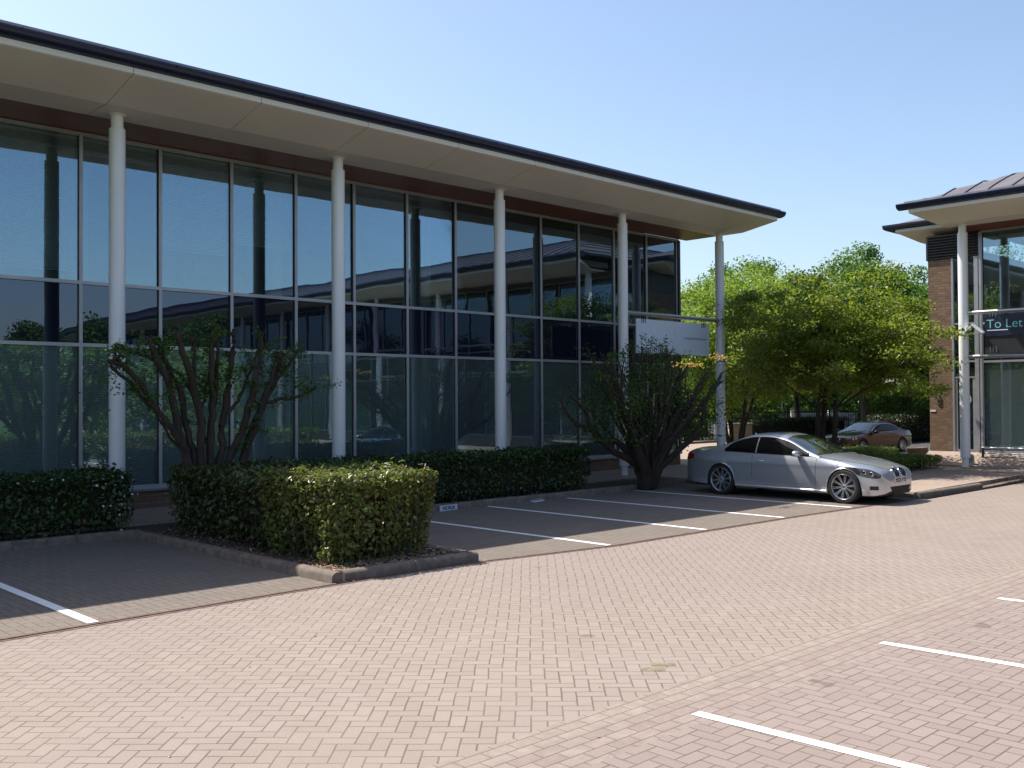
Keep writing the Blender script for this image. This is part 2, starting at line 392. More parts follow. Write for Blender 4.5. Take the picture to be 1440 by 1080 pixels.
# kerbs (bull-nosed stones laid along a path)
def kerb(name, pts, w=.15, h=.125, base=0.):
    g = MB()
    for (xa, ya), (xb, yb) in zip(pts[:-1], pts[1:]):
        L = math.hypot(xb-xa, yb-ya); n = max(1, round(L/.9)); dx, dy = (xb-xa)/L, (yb-ya)/L; nx, ny = -dy, dx
        for i in range(n):
            a, b = L*i/n + .004, L*(i+1)/n - .004
            if i == n-1: b = L + w*.45
            if i == 0: a = -w*.45
            j = random.Random(i*7+int(xa*10)).uniform(-.004, .004)
            prof = [(-w/2, base-.1), (-w/2, base+h*.62), (-w/2+.02, base+h*.86), (-w/2+.055, base+h+j), (w/2-.03, base+h+j), (w/2, base+h*.85), (w/2, base-.1)]
            vs = []
            for t_ in (a, b):
                for o, z in prof: vs.append((xa+dx*t_+nx*o, ya+dy*t_+ny*o, z))
            m = len(prof)
            g.add(vs, [(k, k+1, m+k+1, m+k) for k in range(m-1)] + [tuple(range(m-1,-1,-1)), tuple(range(m, 2*m))])
    return struct(g, name, M['kerb'], smooth=True, angle=50)
kerb('bed_kerb', [(6.68,9.98),(6.68,15.62),(-8,15.95)][::-1])
kerb('island_kerb', [(6.85,9.98),(8.86,9.98)])
kerb('island_side_kerb', [(8.86,10.15),(8.86,14.9)])
kerb('rear_kerb', [(8.95,15.0),(18.2,14.98),(20.85,15.3)])
kerb('path_kerb', [(20.95,15.2),(20.95,9.35)])
kerb('kerb_run', [(21.1,9.28),(24.2,9.2)])
kerb('dropped_kerb', [(24.3,9.2),(27.4,9.35)], h=.03)
kerb('kerb_bend', [(27.5,9.35),(31.5,9.75),(36,10.2)], h=.11)
# beds and footpaths
g = MB(); g.slab([(6.74,10.05),(8.8,10.05),(8.8,15.2),(6.74,15.2)], -.1, .075); g.slab([(-8,16.02),(6.6,15.7),(6.7,15.2),(8.8,15.2),(8.8,15.08),(18.3,15.06),(20.9,15.4),(20.9,16.45),(-8,16.45)], -.1, .07)
struct(g, 'soil_bed', M['soil'])
g = MB(); g.slab([(-8,16.45),(21.05,16.45),(21.05,9.4),(27.5,9.45),(31.5,9.85),(31.5,24),(25.5,24),(25.5,18.85),(-8,18.85)], -.1, .11)
struct(g, 'footpath', M['foot'])
g = MB(); g.slab([(31.5,9.85),(36,10.3),(36,-50),(27.2,-50),(27.2,8.9),(31.5,9.6)], -.1, .10); struct(g, 'building_apron', M['foot'])
g = MB(); g.poly([(31.5,12),(75,12),(75,33),(25.5,33),(25.5,24),(31.5,24)], -.02); struct(g, 'rear_car_park', M['asphalt'])
g = MB(); g.poly([(28,36),(110,30),(130,60),(40,80)], -.03); struct(g, 'far_road', M['asphalt'])
# litter on the paving and bark in the bed
def flakes(name, n, pos, s0, s1, mat, seed, flat=.5):
    r = np.random.default_rng(seed); P = pos(r, n)
    leaf_mesh_obj(name, P, r.uniform(s0, s1, n), mat, r, up=flat)
def leaf_arrays(P, size, r, up=.3, out=None, wr=.52):
    n = len(P)
    D = r.normal(size=(n,3)); 
    N = r.normal(size=(n,3)); N[:,2] += up*3
    if out is not None: N += out*1.3; 
    N /= np.linalg.norm(N, axis=1, keepdims=True)+1e-9
    D -= N*np.sum(D*N, axis=1, keepdims=True); D /= np.linalg.norm(D, axis=1, keepdims=True)+1e-9
    W = np.cross(N, D); s = size[:,None]
    v = np.empty((n,4,3)); v[:,0] = P - D*s*.5; v[:,1] = P + W*s*wr*.5 + N*s*.10; v[:,2] = P + D*s*.5 - N*s*.06; v[:,3] = P - W*s*wr*.5 + N*s*.10
    return v.reshape(-1,3)
def tri_mesh(name, V, mat):
    n = len(V)//4; me = bpy.data.meshes.new(name)
    me.vertices.add(len(V)); me.vertices.foreach_set('co', V.astype(np.float32).ravel())
    b = np.arange(n)*4; F = np.stack([b,b+1,b+2,b,b+2,b+3], 1).astype(np.int32).ravel()
    me.loops.add(len(F)); me.loops.foreach_set('vertex_index', F)
    me.polygons.add(n*2); me.polygons.foreach_set('loop_start', (np.arange(n*2)*3).astype(np.int32))
    me.polygons.foreach_set('loop_total', np.full(n*2, 3, np.int32))
    me.materials.append(mat); me.update(calc_edges=True); me.validate(); return me
def leaf_mesh_obj(name, P, size, mat, r, parent=None, up=.3, out=None, wr=.52):
    o = bpy.data.objects.new(name, tri_mesh(name, leaf_arrays(P, size, r, up, out, wr), mat)); return link(o, parent)

r = np.random.default_rng(3); n = 5200
P = np.stack([r.uniform(6.76,8.78,n), np.where(r.random(n)<.6, r.uniform(10.06,11.2,n), r.uniform(11,15.4,n)), r.uniform(.08,.105,n)], 1)
o = leaf_mesh_obj('bark_mulch', P, r.uniform(.02,.06,n), M['chip'], r, up=2.2); tag(o, 'loose brown bark chips covering the soil at the island corner', 'mulch', kind='stuff')
n = 260
P = np.stack([r.uniform(2.5,20,n), r.uniform(9.9,11,n)**1.0, np.full(n,.006)], 1)
P[:n//3,0] = r.uniform(6.5,9.2,n//3); P[:n//3,1] = 9.85 + np.abs(r.normal(0,.06,n//3))
P[n//3:2*n//3,1] = r.uniform(1.5,9.5,n-2*(n//3) if False else len(P[n//3:2*n//3]))
o = leaf_mesh_obj('fallen_litter', P, r.uniform(.012,.04,n), M['chip'], r, up=3); tag(o, 'dry leaf bits scattered over the block paving', 'leaf litter', kind='stuff')

# ------------------------------------------------------------ hedges
def hedge(name, label, x0, x1, y0, y1, z0, z1, n, size, mat, seed, group=None, rz=0, cx=0, cy=0, depth=.17, fr=.10, faces=(1,1,1,1,1), taper=.04):
    r = np.random.default_rng(seed)
    root = empty('hedge', ((x0+x1)/2, (y0+y1)/2, z0), rz, label, 'hedge', group)
    hx, hy, H = (x1-x0)/2, (y1-y0)/2, z1-z0
    areas = np.array([2*hy*H, 2*hy*H, 2*hx*H, 2*hx*H, 4*hx*hy*1.3]) * np.array(faces); pr = areas/areas.sum()
    f = r.choice(5, n, p=pr); a = r.uniform(-1,1,n); b = r.random(n); P = np.zeros((n,3)); O = np.zeros((n,3))
    for k, (ax, sg) in enumerate(((0,-1),(0,1),(1,-1),(1,1))):
        m = f == k
        if ax == 0: P[m,0] = sg*hx; P[m,1] = a[m]*hy
        else: P[m,1] = sg*hy; P[m,0] = a[m]*hx
        P[m,2] = b[m]*H; O[m,ax] = sg
    m = f == 4; P[m,0] = a[m]*hx; P[m,1] = (b[m]*2-1)*hy; P[m,2] = H; O[m,2] = 1
    # bulges and inward scatter, rounded top edge
    ph = r.uniform(0, 6.28, 6)
    bul = .03*np.sin(P[:,0]*17+P[:,2]*13+ph[3])*np.sin(P[:,1]*15+P[:,2]*19+ph[4]) + .045*np.sin(P[:,0]*3.1+ph[0]+P[:,2]*2.7) + .04*np.sin(P[:,1]*3.7+ph[1]-P[:,2]*4.1) + .03*np.sin(P[:,0]*9+P[:,1]*8+ph[2])
    dd = -np.abs(r.normal(0, depth, n)) + bul*.7 + np.where(r.random(n) < fr, r.uniform(0,.09,n), 0)
    dd = dd - taper*(1-P[:,2]/H)**1.4*(O[:,2] == 0)
    P += O*dd[:,None]
    ex = np.clip((np.abs(P[:,0])/hx-1+.12/hx)/(.12/hx), 0, 1); ey = np.clip((np.abs(P[:,1])/hy-1+.12/hy)/(.12/hy), 0, 1)
    P[:,2] -= np.where(P[:,2] > H-.14, .045*(np.maximum(ex, ey)**2), 0)
    # legs thin out near the ground
    keep = (P[:,2] > .14) | (r.random(n) < .35); P = P[keep]; O = O[keep]
    leaf_mesh_obj('foliage', P, r.uniform(size*.6, size*1.25, len(P)), mat, r, root, up=.25, out=O)
    # twiggy interior: stems plus a dark woody mass well inside
    g = MB(); ins = min(.24, hy*.5, hx*.5)
    for k in range(int(40*(x1-x0)*(y1-y0))+8):
        px, py = r.uniform(-hx+ins*.6, hx-ins*.6), r.uniform(-hy+ins*.6, hy-ins*.6)
        g.tube([(px,py,0),(px+r.normal(0,.05),py+r.normal(0,.05),H*.5),(px+r.normal(0,.12),py+r.normal(0,.12),H*.93)], [.013,.009,.004], 5)
    nx, ny = max(2, int(hx/.25)), max(2, int(hy/.2))
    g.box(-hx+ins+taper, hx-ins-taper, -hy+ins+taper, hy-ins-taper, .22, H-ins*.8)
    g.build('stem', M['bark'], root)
    return root
hedge('hedge', 'dark green clipped hedge at the far left below the blinds windows', 0.5, 6.8, 15.95, 16.95, .07, 1.04, 17000, .085, M['laurel'], 5)
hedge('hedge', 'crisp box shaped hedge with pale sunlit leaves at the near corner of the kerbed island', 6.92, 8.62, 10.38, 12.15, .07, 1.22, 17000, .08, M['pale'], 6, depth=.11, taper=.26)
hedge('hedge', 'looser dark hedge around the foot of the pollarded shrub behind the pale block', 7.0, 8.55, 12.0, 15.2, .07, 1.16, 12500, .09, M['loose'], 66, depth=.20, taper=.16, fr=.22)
hedge('hedge', 'long dark hedge in the shade running behind the empty parking bays', 8.7, 17.2, 15.2, 16.15, .07, 1.08, 22000, .08, M['laurel'], 7)
hedge('hedge', 'low clipped hedge in front beside the bonnet of the silver coupe', 24.2, 29.1, 12.05, 13.1, .11, .50, 20000, .05, M['box'], 8, depth=.07)
hedge('hedge', 'low bright topped hedge in front of the brown saloon', 24.5, 30.3, 13.9, 15.2, .11, .62, 22000, .05, M['box'], 9, depth=.07)
hedge('hedge', 'sunlit hedge behind the end column with tree stems beside it', 33.5, 43.0, 29.4, 31.0, 0, 1.15, 9000, .11, M['box'], 10)
hedge('hedge', 'dark hedge under the railings left of the brown saloon', 43.2, 54, 27.6, 29.2, 0, 1.1, 9000, .12, M['dark'], 12)
hedge('hedge', 'reddish dark hedge behind the tail of the brown saloon', 45.5, 58, 21.0, 22.6, 0, 1.35, 9000, .12, M['dark'], 13)
hedge('hedge', 'hedge across the car park mirrored in the ground floor windows', 1, 25.5, -3.0, -1.8, 0, 1.0, 12000, .12, M['box'], 14)
# small white blooms on the left hedge end
r = np.random.default_rng(8); n = 34
P = np.stack([6.6+r.normal(0,.18,n), np.full(n,15.93)+r.normal(0,.03,n), .55+r.normal(0,.22,n)], 1); P[24:,0] = r.uniform(5.0,6.3,n-24); P[24:,2] = r.uniform(.8,1.0,n-24)
o = leaf_mesh_obj('white_blossom', P, r.uniform(.03,.06,n), leafmat('petal', (.6,.65,.72), (.7,.74,.8), .6, .2, (.7,.7,.7)), r, wr=.9); tag(o, 'sparse white flowers on the right end of the left hedge', 'blossom', kind='stuff')

# ------------------------------------------------------------ shrubs and trees
def limbs_of(base, tips, r, sag=.15):
    out = []
    for tp, rad in tips:
        b = Vector(base); e = Vector(tp); d = e-b; m1 = b + d*.35 + Vector((0,0,d.length*sag)) * .4; m2 = b + d*.7 + Vector((0,0,d.length*sag))*.5
        j = lambda s: Vector(r.normal(0, s, 3)) * d.length
        out.append(([b, m1+j(.02), m2+j(.025), e], [rad, rad*.7, rad*.42, rad*.14]))
    return out
def clumps(centres, rad, nper, flat, r, thick=1.):
    C = np.repeat(centres, nper, axis=0); Rr = np.repeat(rad, nper)[:,None]
    d = r.normal(size=C.shape); d /= np.linalg.norm(d, axis=1, keepdims=True)
    q = d * (r.random((len(C),1))**(.45)) * Rr; q[:,2] *= flat
    return C + q, d
def tree(name, label, loc, th, crown, cen, ncl, nper, lsize, mat, seed, trunks=1, trad=.18, crad=.9, flat=.6, bark='bark2', group=None, shell=.5, tier=None, spread=.25, cat='tree', upb=.35, lean=0, cut=None):
    r = np.random.default_rng(seed); root = empty(name, loc, 0, label, cat, group)
    rx, ry, rzz = crown; cx, cy, cz = cen
    d = r.normal(size=(ncl*3,3)); d /= np.linalg.norm(d, axis=1, keepdims=True)
    rad = shell + (1-shell)*r.random(len(d))
    ph = r.uniform(0, 6.28, 9)
    w = 1 + .13*np.sin(d[:,0]*5+ph[0])*np.sin(d[:,2]*6+ph[1]) + .11*np.sin(d[:,1]*7+ph[2]+d[:,2]*4) + r.normal(0,.05,len(d))
    C = d*(rad*w)[:,None]*np.array([rx,ry,rzz])
    C = C[C[:,2] > -rzz*.92][:ncl]
    if tier:
        C[:,2] = np.round(C[:,2]/tier+.8*np.sin(C[:,0]*.9+ph[4])+.8*np.sin(C[:,1]*1.1+ph[5]))*tier - tier*(.8*np.sin(C[:,0]*.9+ph[4])+.8*np.sin(C[:,1]*1.1+ph[5])) + r.normal(0, tier*.20, len(C))
    C += np.array([cx,cy,cz])
    if cut is not None: C = C[cut(C)]
    CR = r.uniform(.65, 1.25, len(C))*crad
    P, D = clumps(C, CR, nper, flat, r)
    leaf_mesh_obj('crown', P, r.uniform(lsize*.65, lsize*1.3, len(P)), mat, r, root, up=upb, out=D*.5, wr=.62)
    g = MB(); sel = r.choice(len(C), min(len(C), 46), replace=False)
    bases = []
    for k in range(trunks):
        a = 6.28*k/trunks + r.uniform(0,1); off = .0 if trunks == 1 else .12+.05*trunks*.5
        b0 = Vector((math.cos(a)*off, math.sin(a)*off, -.1)); s = th*(spread if trunks > 1 else .04)
        top = Vector((math.cos(a)*s+lean, math.sin(a)*s, th)) + Vector((cx*.3, cy*.3, 0))
        mid = b0.lerp(top, .5) + Vector(r.normal(0, .05*th**.5, 3))
        g.tube([b0, b0.lerp(mid,.5), mid, top, top.lerp(Vector((cx,cy,cz+rzz*.5)), .55)], [trad*1.35, trad*1.05, trad*.95, trad*.75, trad*.2], 9)
        bases.append((b0, mid, top))
    for q in sel:
        e = Vector(C[q]); b0, mid, top = min(bases, key=lambda B: (B[2]-e).length) if trunks > 1 else bases[0]
        s = top if e.z > top.z+.3 else mid.lerp(top, .6)
        if e.z > top.z+1.2: s = top.lerp(Vector((cx,cy,cz+rzz*.5)), .3)
        for pts, rr in limbs_of(s, [(e, trad*.38)], r): g.tube(pts, rr, 6)
    g.build('trunk', M[bark], root, smooth=True)
    return root
# pollarded shrub in the island hedge: every thick limb as it is seen
LIMBS = [(0.075, [(7.27, 14.99, 1.2), (7.1, 14.97, 1.7), (6.92, 14.95, 2.49), (6.72, 14.93, 2.83), (6.6, 14.91, 3.14)]), (0.03, [(6.78, 14.99, 2.78), (6.65, 14.96, 2.85), (6.47, 14.93, 2.9), (6.24, 14.9, 2.96), (6.13, 14.87, 3.03)]), (0.055, [(7.27, 14.98, 1.23), (7.01, 14.91, 1.68), (6.7, 14.85, 2.03), (6.38, 14.78, 2.48), (6.11, 14.71, 2.7), (5.87, 14.65, 2.77)]), (0.03, [(6.35, 14.96, 2.61), (6.07, 14.8, 2.77), (5.96, 14.65, 2.98)]), (0.04, [(6.9, 14.98, 1.89), (6.59, 14.9, 2.11), (6.29, 14.83, 2.43), (5.95, 14.75, 2.68)]), (0.06, [(7.41, 15.02, 1.17), (7.27, 15.06, 1.8), (7.22, 15.12, 2.27), (6.99, 15.16, 2.76), (6.9, 15.21, 3.17)]), (0.07, [(7.51, 14.98, 1.11), (7.45, 14.92, 1.94), (7.27, 14.86, 2.49), (7.1, 14.8, 2.94), (6.96, 14.74, 3.23)]), (0.04, [(7.38, 15.01, 2.41), (7.42, 15.04, 2.77), (7.42, 15.08, 3.18)]), (0.07, [(7.67, 15.01, 1.18), (7.71, 15.03, 1.93), (7.71, 15.06, 2.49), (7.71, 15.08, 3.13)]), (0.05, [(7.71, 15.03, 1.93), (7.84, 15.13, 2.55), (7.92, 15.23, 3.37)]), (0.065, [(7.83, 15.02, 1.2), (7.96, 15.09, 1.93), (8.09, 15.16, 2.56), (8.16, 15.23, 2.93), (8.27, 15.3, 3.36)]), (0.035, [(7.98, 15.02, 1.96), (8.2, 15.08, 2.18), (8.39, 15.14, 2.5), (8.59, 15.2, 2.86), (8.75, 15.26, 3.33)]), (0.075, [(7.96, 14.99, 1.11), (8.19, 14.95, 1.64), (8.33, 14.91, 2.15), (8.4, 14.87, 2.5), (8.42, 14.83, 2.75)]), (0.04, [(8.43, 14.97, 2.36), (8.49, 14.89, 2.79), (8.49, 14.81, 3.33)]), (0.08, [(8.22, 15.0, 1.1), (8.47, 15.0, 1.75), (8.67, 15.0, 2.21), (8.86, 15.0, 2.56), (9.0, 15.0, 3.01)]), (0.035, [(8.63, 14.99, 2.12), (8.94, 14.97, 2.18), (9.23, 14.94, 2.24), (9.56, 14.92, 2.36)]), (0.045, [(8.84, 15.01, 2.5), (9.09, 15.04, 2.71), (9.35, 15.08, 3.06)]), (0.05, [(8.57, 14.98, 2.1), (8.71, 14.91, 2.5), (8.81, 14.85, 2.91)]), (0.025, [(7.23, 15.02, 1.23), (7.0, 15.06, 1.62), (6.83, 15.12, 1.95), (6.74, 15.16, 2.16)]), (0.025, [(8.23, 14.97, 1.1), (8.33, 14.87, 1.58), (8.44, 14.77, 1.81)]), (0.03, [(7.53, 15.02, 1.72), (7.59, 15.09, 2.21), (7.75, 15.15, 2.69)]), (0.04, [(7.59, 15.02, 1.49), (7.57, 15.1, 1.82), (7.37, 15.18, 2.44), (7.06, 15.26, 2.74), (6.99, 15.34, 3.04)])]
def smooth_path(pts, rads, r, sub=4, jit=.012):
    pts = [Vector(p) for p in pts]; o = []; ro = []
    for i in range(len(pts)-1):
        p0 = pts[max(0,i-1)]; p1 = pts[i]; p2 = pts[i+1]; p3 = pts[min(len(pts)-1,i+2)]
        for k in range(sub):
            t = k/sub
            q = .5*((2*p1)+(p2-p0)*t+(2*p0-5*p1+4*p2-p3)*t*t+(3*p1-p0-3*p2+p3)*t**3)
            o.append(q+Vector(r.normal(0,jit,3))*(1 if o else 0)); ro.append(rads[i]*(1-t)+rads[i+1]*t)
    o.append(pts[-1]); ro.append(rads[-1]); return o, ro
r = np.random.default_rng(21); root = empty('pollarded_shrub', (7.75,15.0,.07), 0, 'pollarded shrub with thick bare limbs rising out of the island hedge', 'shrub')
g = MB(); tips = []; Pl = []
o0 = Vector(root.location)
for rad, pts in LIMBS:
    rads = [rad*.96*(1-.40*i/(len(pts)-1)) for i in range(len(pts))]
    if pts[0][2] < 1.3: pts = [(7.75+(pts[0][0]-7.75)*.55, 15.0, .08)] + pts; rads = [rad*1.25] + rads
    pp, rr = smooth_path([Vector(p)-o0 for p in pts], rads, r)
    g.tube(pp, [q*r.uniform(.93,1.1) for q in rr], 9)
    tp = pp[-1]; tips.append(tp)
    g.add([tp+Vector((math.cos(a)*rad*.5, math.sin(a)*rad*.5, .004)) for a in np.linspace(0,6.28,7)[:-1]], [tuple(range(6))], 1)
    if rad > .03:   # knuckles where it was cut back
        for k in range(r.integers(2,4)):
            b = pp[-2]; d = Vector((r.normal(0,.6), r.normal(0,.5), r.uniform(.3,.9))).normalized()*r.uniform(.08,.2)
            g.tube([b, b+d*.6, b+d], [rad*.45, rad*.4, rad*.33], 7)
    for k in range(r.integers(5, 9) if rad > .028 else 5):   # leafy sprigs
        i = r.integers(len(pp)//2, len(pp)); b = pp[i]; d = Vector((r.normal(0,.22), r.normal(0,.22), r.normal(.03,.12)))
        g.tube([b, b+d*.5+Vector((0,0,.02)), b+d], [.006,.004,.002], 4)
        for q in range(r.integers(22, 40)): Pl.append(b+d*r.uniform(.1,1.15)+Vector(r.normal(0,.04,3)))
for (bx,bz,dx,n_) in ((9.1,2.85,.35,90),(9.3,2.5,.35,80),(9.6,2.4,.15,40),(8.9,2.35,.3,50),(6.1,2.45,.35,60),(6.7,2.1,.3,40),(8.0,2.4,.4,60),(7.1,2.5,.4,50)):
    for q in range(n_): Pl.append(Vector((bx+r.normal(0,dx*.6), 14.9+r.normal(0,.2), bz+r.normal(0,.10)))-o0)
g.build('limb', [M['bark'], M['cut']], root, smooth=True)
leaf_mesh_obj('foliage', np.array([tuple(p) for p in Pl]), r.uniform(.045,.085,len(Pl)), M['sprig'], r, root, up=.5)
# second shrub: a denser fan of stems
r = np.random.default_rng(31); root = empty('fan_shrub', (18.8,14.8,.05), 0, 'wide fan shaped shrub with many dark stems and leafy top beside the silver coupe', 'shrub')
g = MB(); Pl = []
for k in range(46):
    a = r.uniform(-1,1); x = a*2.5; big = k < 20
    y = r.uniform(-1.1,1.1)*(1.2-abs(a)*.5); z = 3.25 - 1.25*abs(a)**2.2*(1 if a < 0 else .75) + r.normal(0,.15)
    b0 = Vector((a*.16, y*.08, 0)); fork = Vector((a*.42+r.normal(0,.05), y*.2, .55+r.uniform(-.1,.25)))
    mid = Vector((x*.62, y*.6, z*.58+.1*abs(a))); e = Vector((x, y, z))
    r0 = .095 if big else .05
    pp, rr = smooth_path([b0, fork, mid+Vector(r.normal(0,.10,3)), mid.lerp(e,.5)+Vector(r.normal(0,.09,3)), e], [r0*1.1, r0, r0*.62, r0*.45, r0*.30 if big else .008], r, 4, .02); g.tube(pp, rr, 7)
    for q in range(4):
        i = r.integers(6, len(pp)); d = Vector((r.normal(a*.15,.22), r.normal(0,.25), r.uniform(0,.3)))
        g.tube([pp[i], pp[i]+d*.5, pp[i]+d], [.012,.008,.003], 4)
        for w_ in range(r.integers(14, 32)): Pl.append(pp[i]+d*r.uniform(.2,1.2)+Vector(r.normal(0,.07,3)))
for k in range(4600):
    a = r.uniform(-.92,.92); z = 3.0 - 1.3*abs(a)**2 - abs(r.normal(0,.75)); Pl.append(Vector((a*2.5, r.normal(0,.6), max(z,1.2))))
for k in range(26):   # upright new shoots
    a = r.uniform(-.75,.75); b = Vector((a*2.4, r.normal(0,.4), 2.9-.8*a*a)); e = b+Vector((r.normal(0,.12), 0, r.uniform(.3,.75)))
    g.tube([b,e], [.009,.004], 4)
    for q in range(16): Pl.append(b.lerp(e, r.uniform(.4,1.05))+Vector(r.normal(0,.05,3)))
g.build('stem', M['bark'], root, smooth=True)
leaf_mesh_obj('foliage', np.array([tuple(p) for p in Pl]), r.uniform(.05,.10,len(Pl)), M['sprig'], r, root, up=.5)
Pg = [Vector((-1.85+r.normal(0,.22), -2.6+r.normal(0,.08), 2.82+r.normal(0,.03))) for k in range(60)]+[Vector((-.75+r.normal(0,.2), -2.6+r.normal(0,.08), 3.0+r.normal(0,.04))) for k in range(50)]
g2 = MB()
for e in ((-1.85,-2.6,2.8),(-.75,-2.6,2.98),(-2.1,-2.55,2.8)):
    pp, rr = smooth_path([Vector((0,-.1,.5)), Vector((e[0]*.4,-1.0,1.6)), Vector((e[0]*.8,-2.0,2.5)), Vector(e)], [.03,.02,.012,.004], r); g2.tube(pp, rr, 5)
g2.build('arching_stem', M['bark'], root, smooth=True)
leaf_mesh_obj('golden_foliage', np.array([tuple(p) for p in Pg]), r.uniform(.05,.09,len(Pg)), M['gold'], r, root, up=.6)

tree('layered_tree', 'tree with layered horizontal sprays of leaves behind the silver coupe', (26.7,14.4,.05), 1.8, (3.35,3.35,2.2), (.1,-.1,3.5), 330, 165, .105, M['maple'], 41, trunks=3, trad=.085, crad=.58, flat=.42, tier=.46, spread=.16, shell=.3, upb=.5, bark='bark', cut=lambda C: (C[:,2] > 2.25) & ((C[:,2] > 2.7) | (np.abs(C[:,0]+C[:,1]) < 3.5)))
tree('multistem_tree', 'yellow green tree with a fan of thin stems behind the end column', (34.6,22.8,0), 2.2, (3.3,3.3,2.9), (0,0,4.35), 230, 170, .13, M['lime'], 42, trunks=7, trad=.07, crad=.7, flat=.8, spread=.42, shell=.45, upb=.2, bark='bark')
tree('broadleaf_tree', 'tallest round headed tree showing over the layered tree', (49.5,24.6,0), 2.4, (3.1,3.1,3.6), (.0,0,6.2), 190, 170, .17, M['mid'], 43, trad=.20, crad=.85, flat=.75, shell=.5)
tree('broadleaf_tree', 'deep green tree directly left of the buff brick wall', (52.5,19.6,0), 2.4, (3.6,3.6,4.3), (0,0,4.9), 260, 170, .17, M['mid'], 44, trad=.2, crad=.85, flat=.75, shell=.5)
tree('garden_tree', 'slim tree just right of the glazed building corner', (41,34.3,0), 2.0, (2.6,2.6,3.0), (0,0,5.2), 130, 150, .16, M['lime'], 45, trad=.14, crad=.75, shell=.4)
tree('broadleaf_tree', 'yellow green tree filling the gap between the end column and the tallest tree', (47,31.2,0), 2.2, (4.2,4.2,3.5), (0,0,5.6), 240, 160, .17, M['lime'], 46, trad=.2, crad=.9, shell=.5)
tree('garden_tree', 'darker tree behind the yellow green one, just left of the tallest', (55,35,0), 2.2, (4.0,4.0,4.0), (0,0,7.2), 190, 140, .2, M['mid'], 47, trad=.2, crad=.95, shell=.5)
tree('broadleaf_tree', 'small headed tree between the tallest tree and the brick wall', (55.5,24.8,0), 2.4, (3.6,3.6,3.4), (0,0,6.4), 170, 150, .19, M['mid'], 48, trad=.18, crad=.9, shell=.5)
tree('garden_tree', 'tree filling the skyline notch directly left of the tallest tree', (52,30,0), 2.4, (3.7,3.7,3.6), (0,0,6.0), 220, 150, .18, M['lime'], 49, trad=.18, crad=.9, shell=.5)
bt = [('round tree standing first behind the mirrored hedge', 10.5,-8.5,2.9,2.8,1.9,'mid'), ('cone shaped tree mirrored in the left middle panes', 15.7,-10.5,3.6,1.15,3.0,'mid'), ('spreading tree mirrored low in the left windows', 17.0,-7.2,2.7,3.2,1.9,'box'),
      ('cone shaped tree mirrored beside the first column', 19.0,-11,3.5,1.0,2.9,'mid'), ('tree with open crown mirrored behind the pollarded shrub', 22.0,-7.6,2.7,3.0,1.9,'lime'), ('tree mirrored at the corner of the neighbouring wing', 25,-13.0,4.0,2.4,2.7,'mid')]
for k, (lb, x, y, cz, rx, rz_, mt) in enumerate(bt):
    tree('car_park_tree', lb, (x,y,0), max(1.4, cz-rz_*.7), (rx,rx,rz_), (0,0,cz), 90, 150, .2, M[mt], 60+k, trad=.13, crad=.8, shell=.45)

# ------------------------------------------------------------ office buildings
ZS, Z2, Z1, ZH = .53, 3.235, 4.395, 7.17
def gridfaces(nx, ny): return [(i*ny+j, (i+1)*ny+j, (i+1)*ny+j+1, i*ny+j+1) for i in range(nx-1) for j in range(ny-1)]
def window_mesh(w, z0, z1, name):
    g = MB(); f = .032; y0, y1 = -.05, .04
    g.box(0, f, y0, y1, z0, z1); g.box(w-f, w, y0, y1, z0, z1); g.box(f, w-f, y0, y1, z0, z0+f); g.box(f, w-f, y0, y1, z1-f, z1)
    g.box(f, f+.012, -.02, .03, z0+f, z1-f, 1); g.box(w-f-.012, w-f, -.02, .03, z0+f, z1-f, 1)
    return g.mesh(name, [M['alu'], M['black']])
def pane_mesh(w, z0, z1, mat):
    g = MB(); f = .03; g.box(f, w-f, .0, .012, z0+f, z1-f); return g.mesh('pane', mat)
def blind_mesh(w, z0, z1, drop, mat, tilt=.45, pitch=.034):
    g = MB(); z = z1-.12; g.box(.05, w-.05, .10, .14, z1-.09, z1-.04)
    while z > drop:
        c, s_ = math.cos(tilt)*.0155, math.sin(tilt)*.0155
        g.add([(.05,.13-c,z-s_),(w-.05,.13-c,z-s_),(w-.05,.13+c,z+s_),(.05,.13+c,z+s_)], [(0,1,2,3)]); z -= pitch
    for x in (.3, w-.3): g.box(x-.001, x+.001, .129, .131, drop, z1-.1)
    g.box(.05, w-.05, .115, .145, drop-.03, drop-.01)
    return g.mesh('blind', mat)
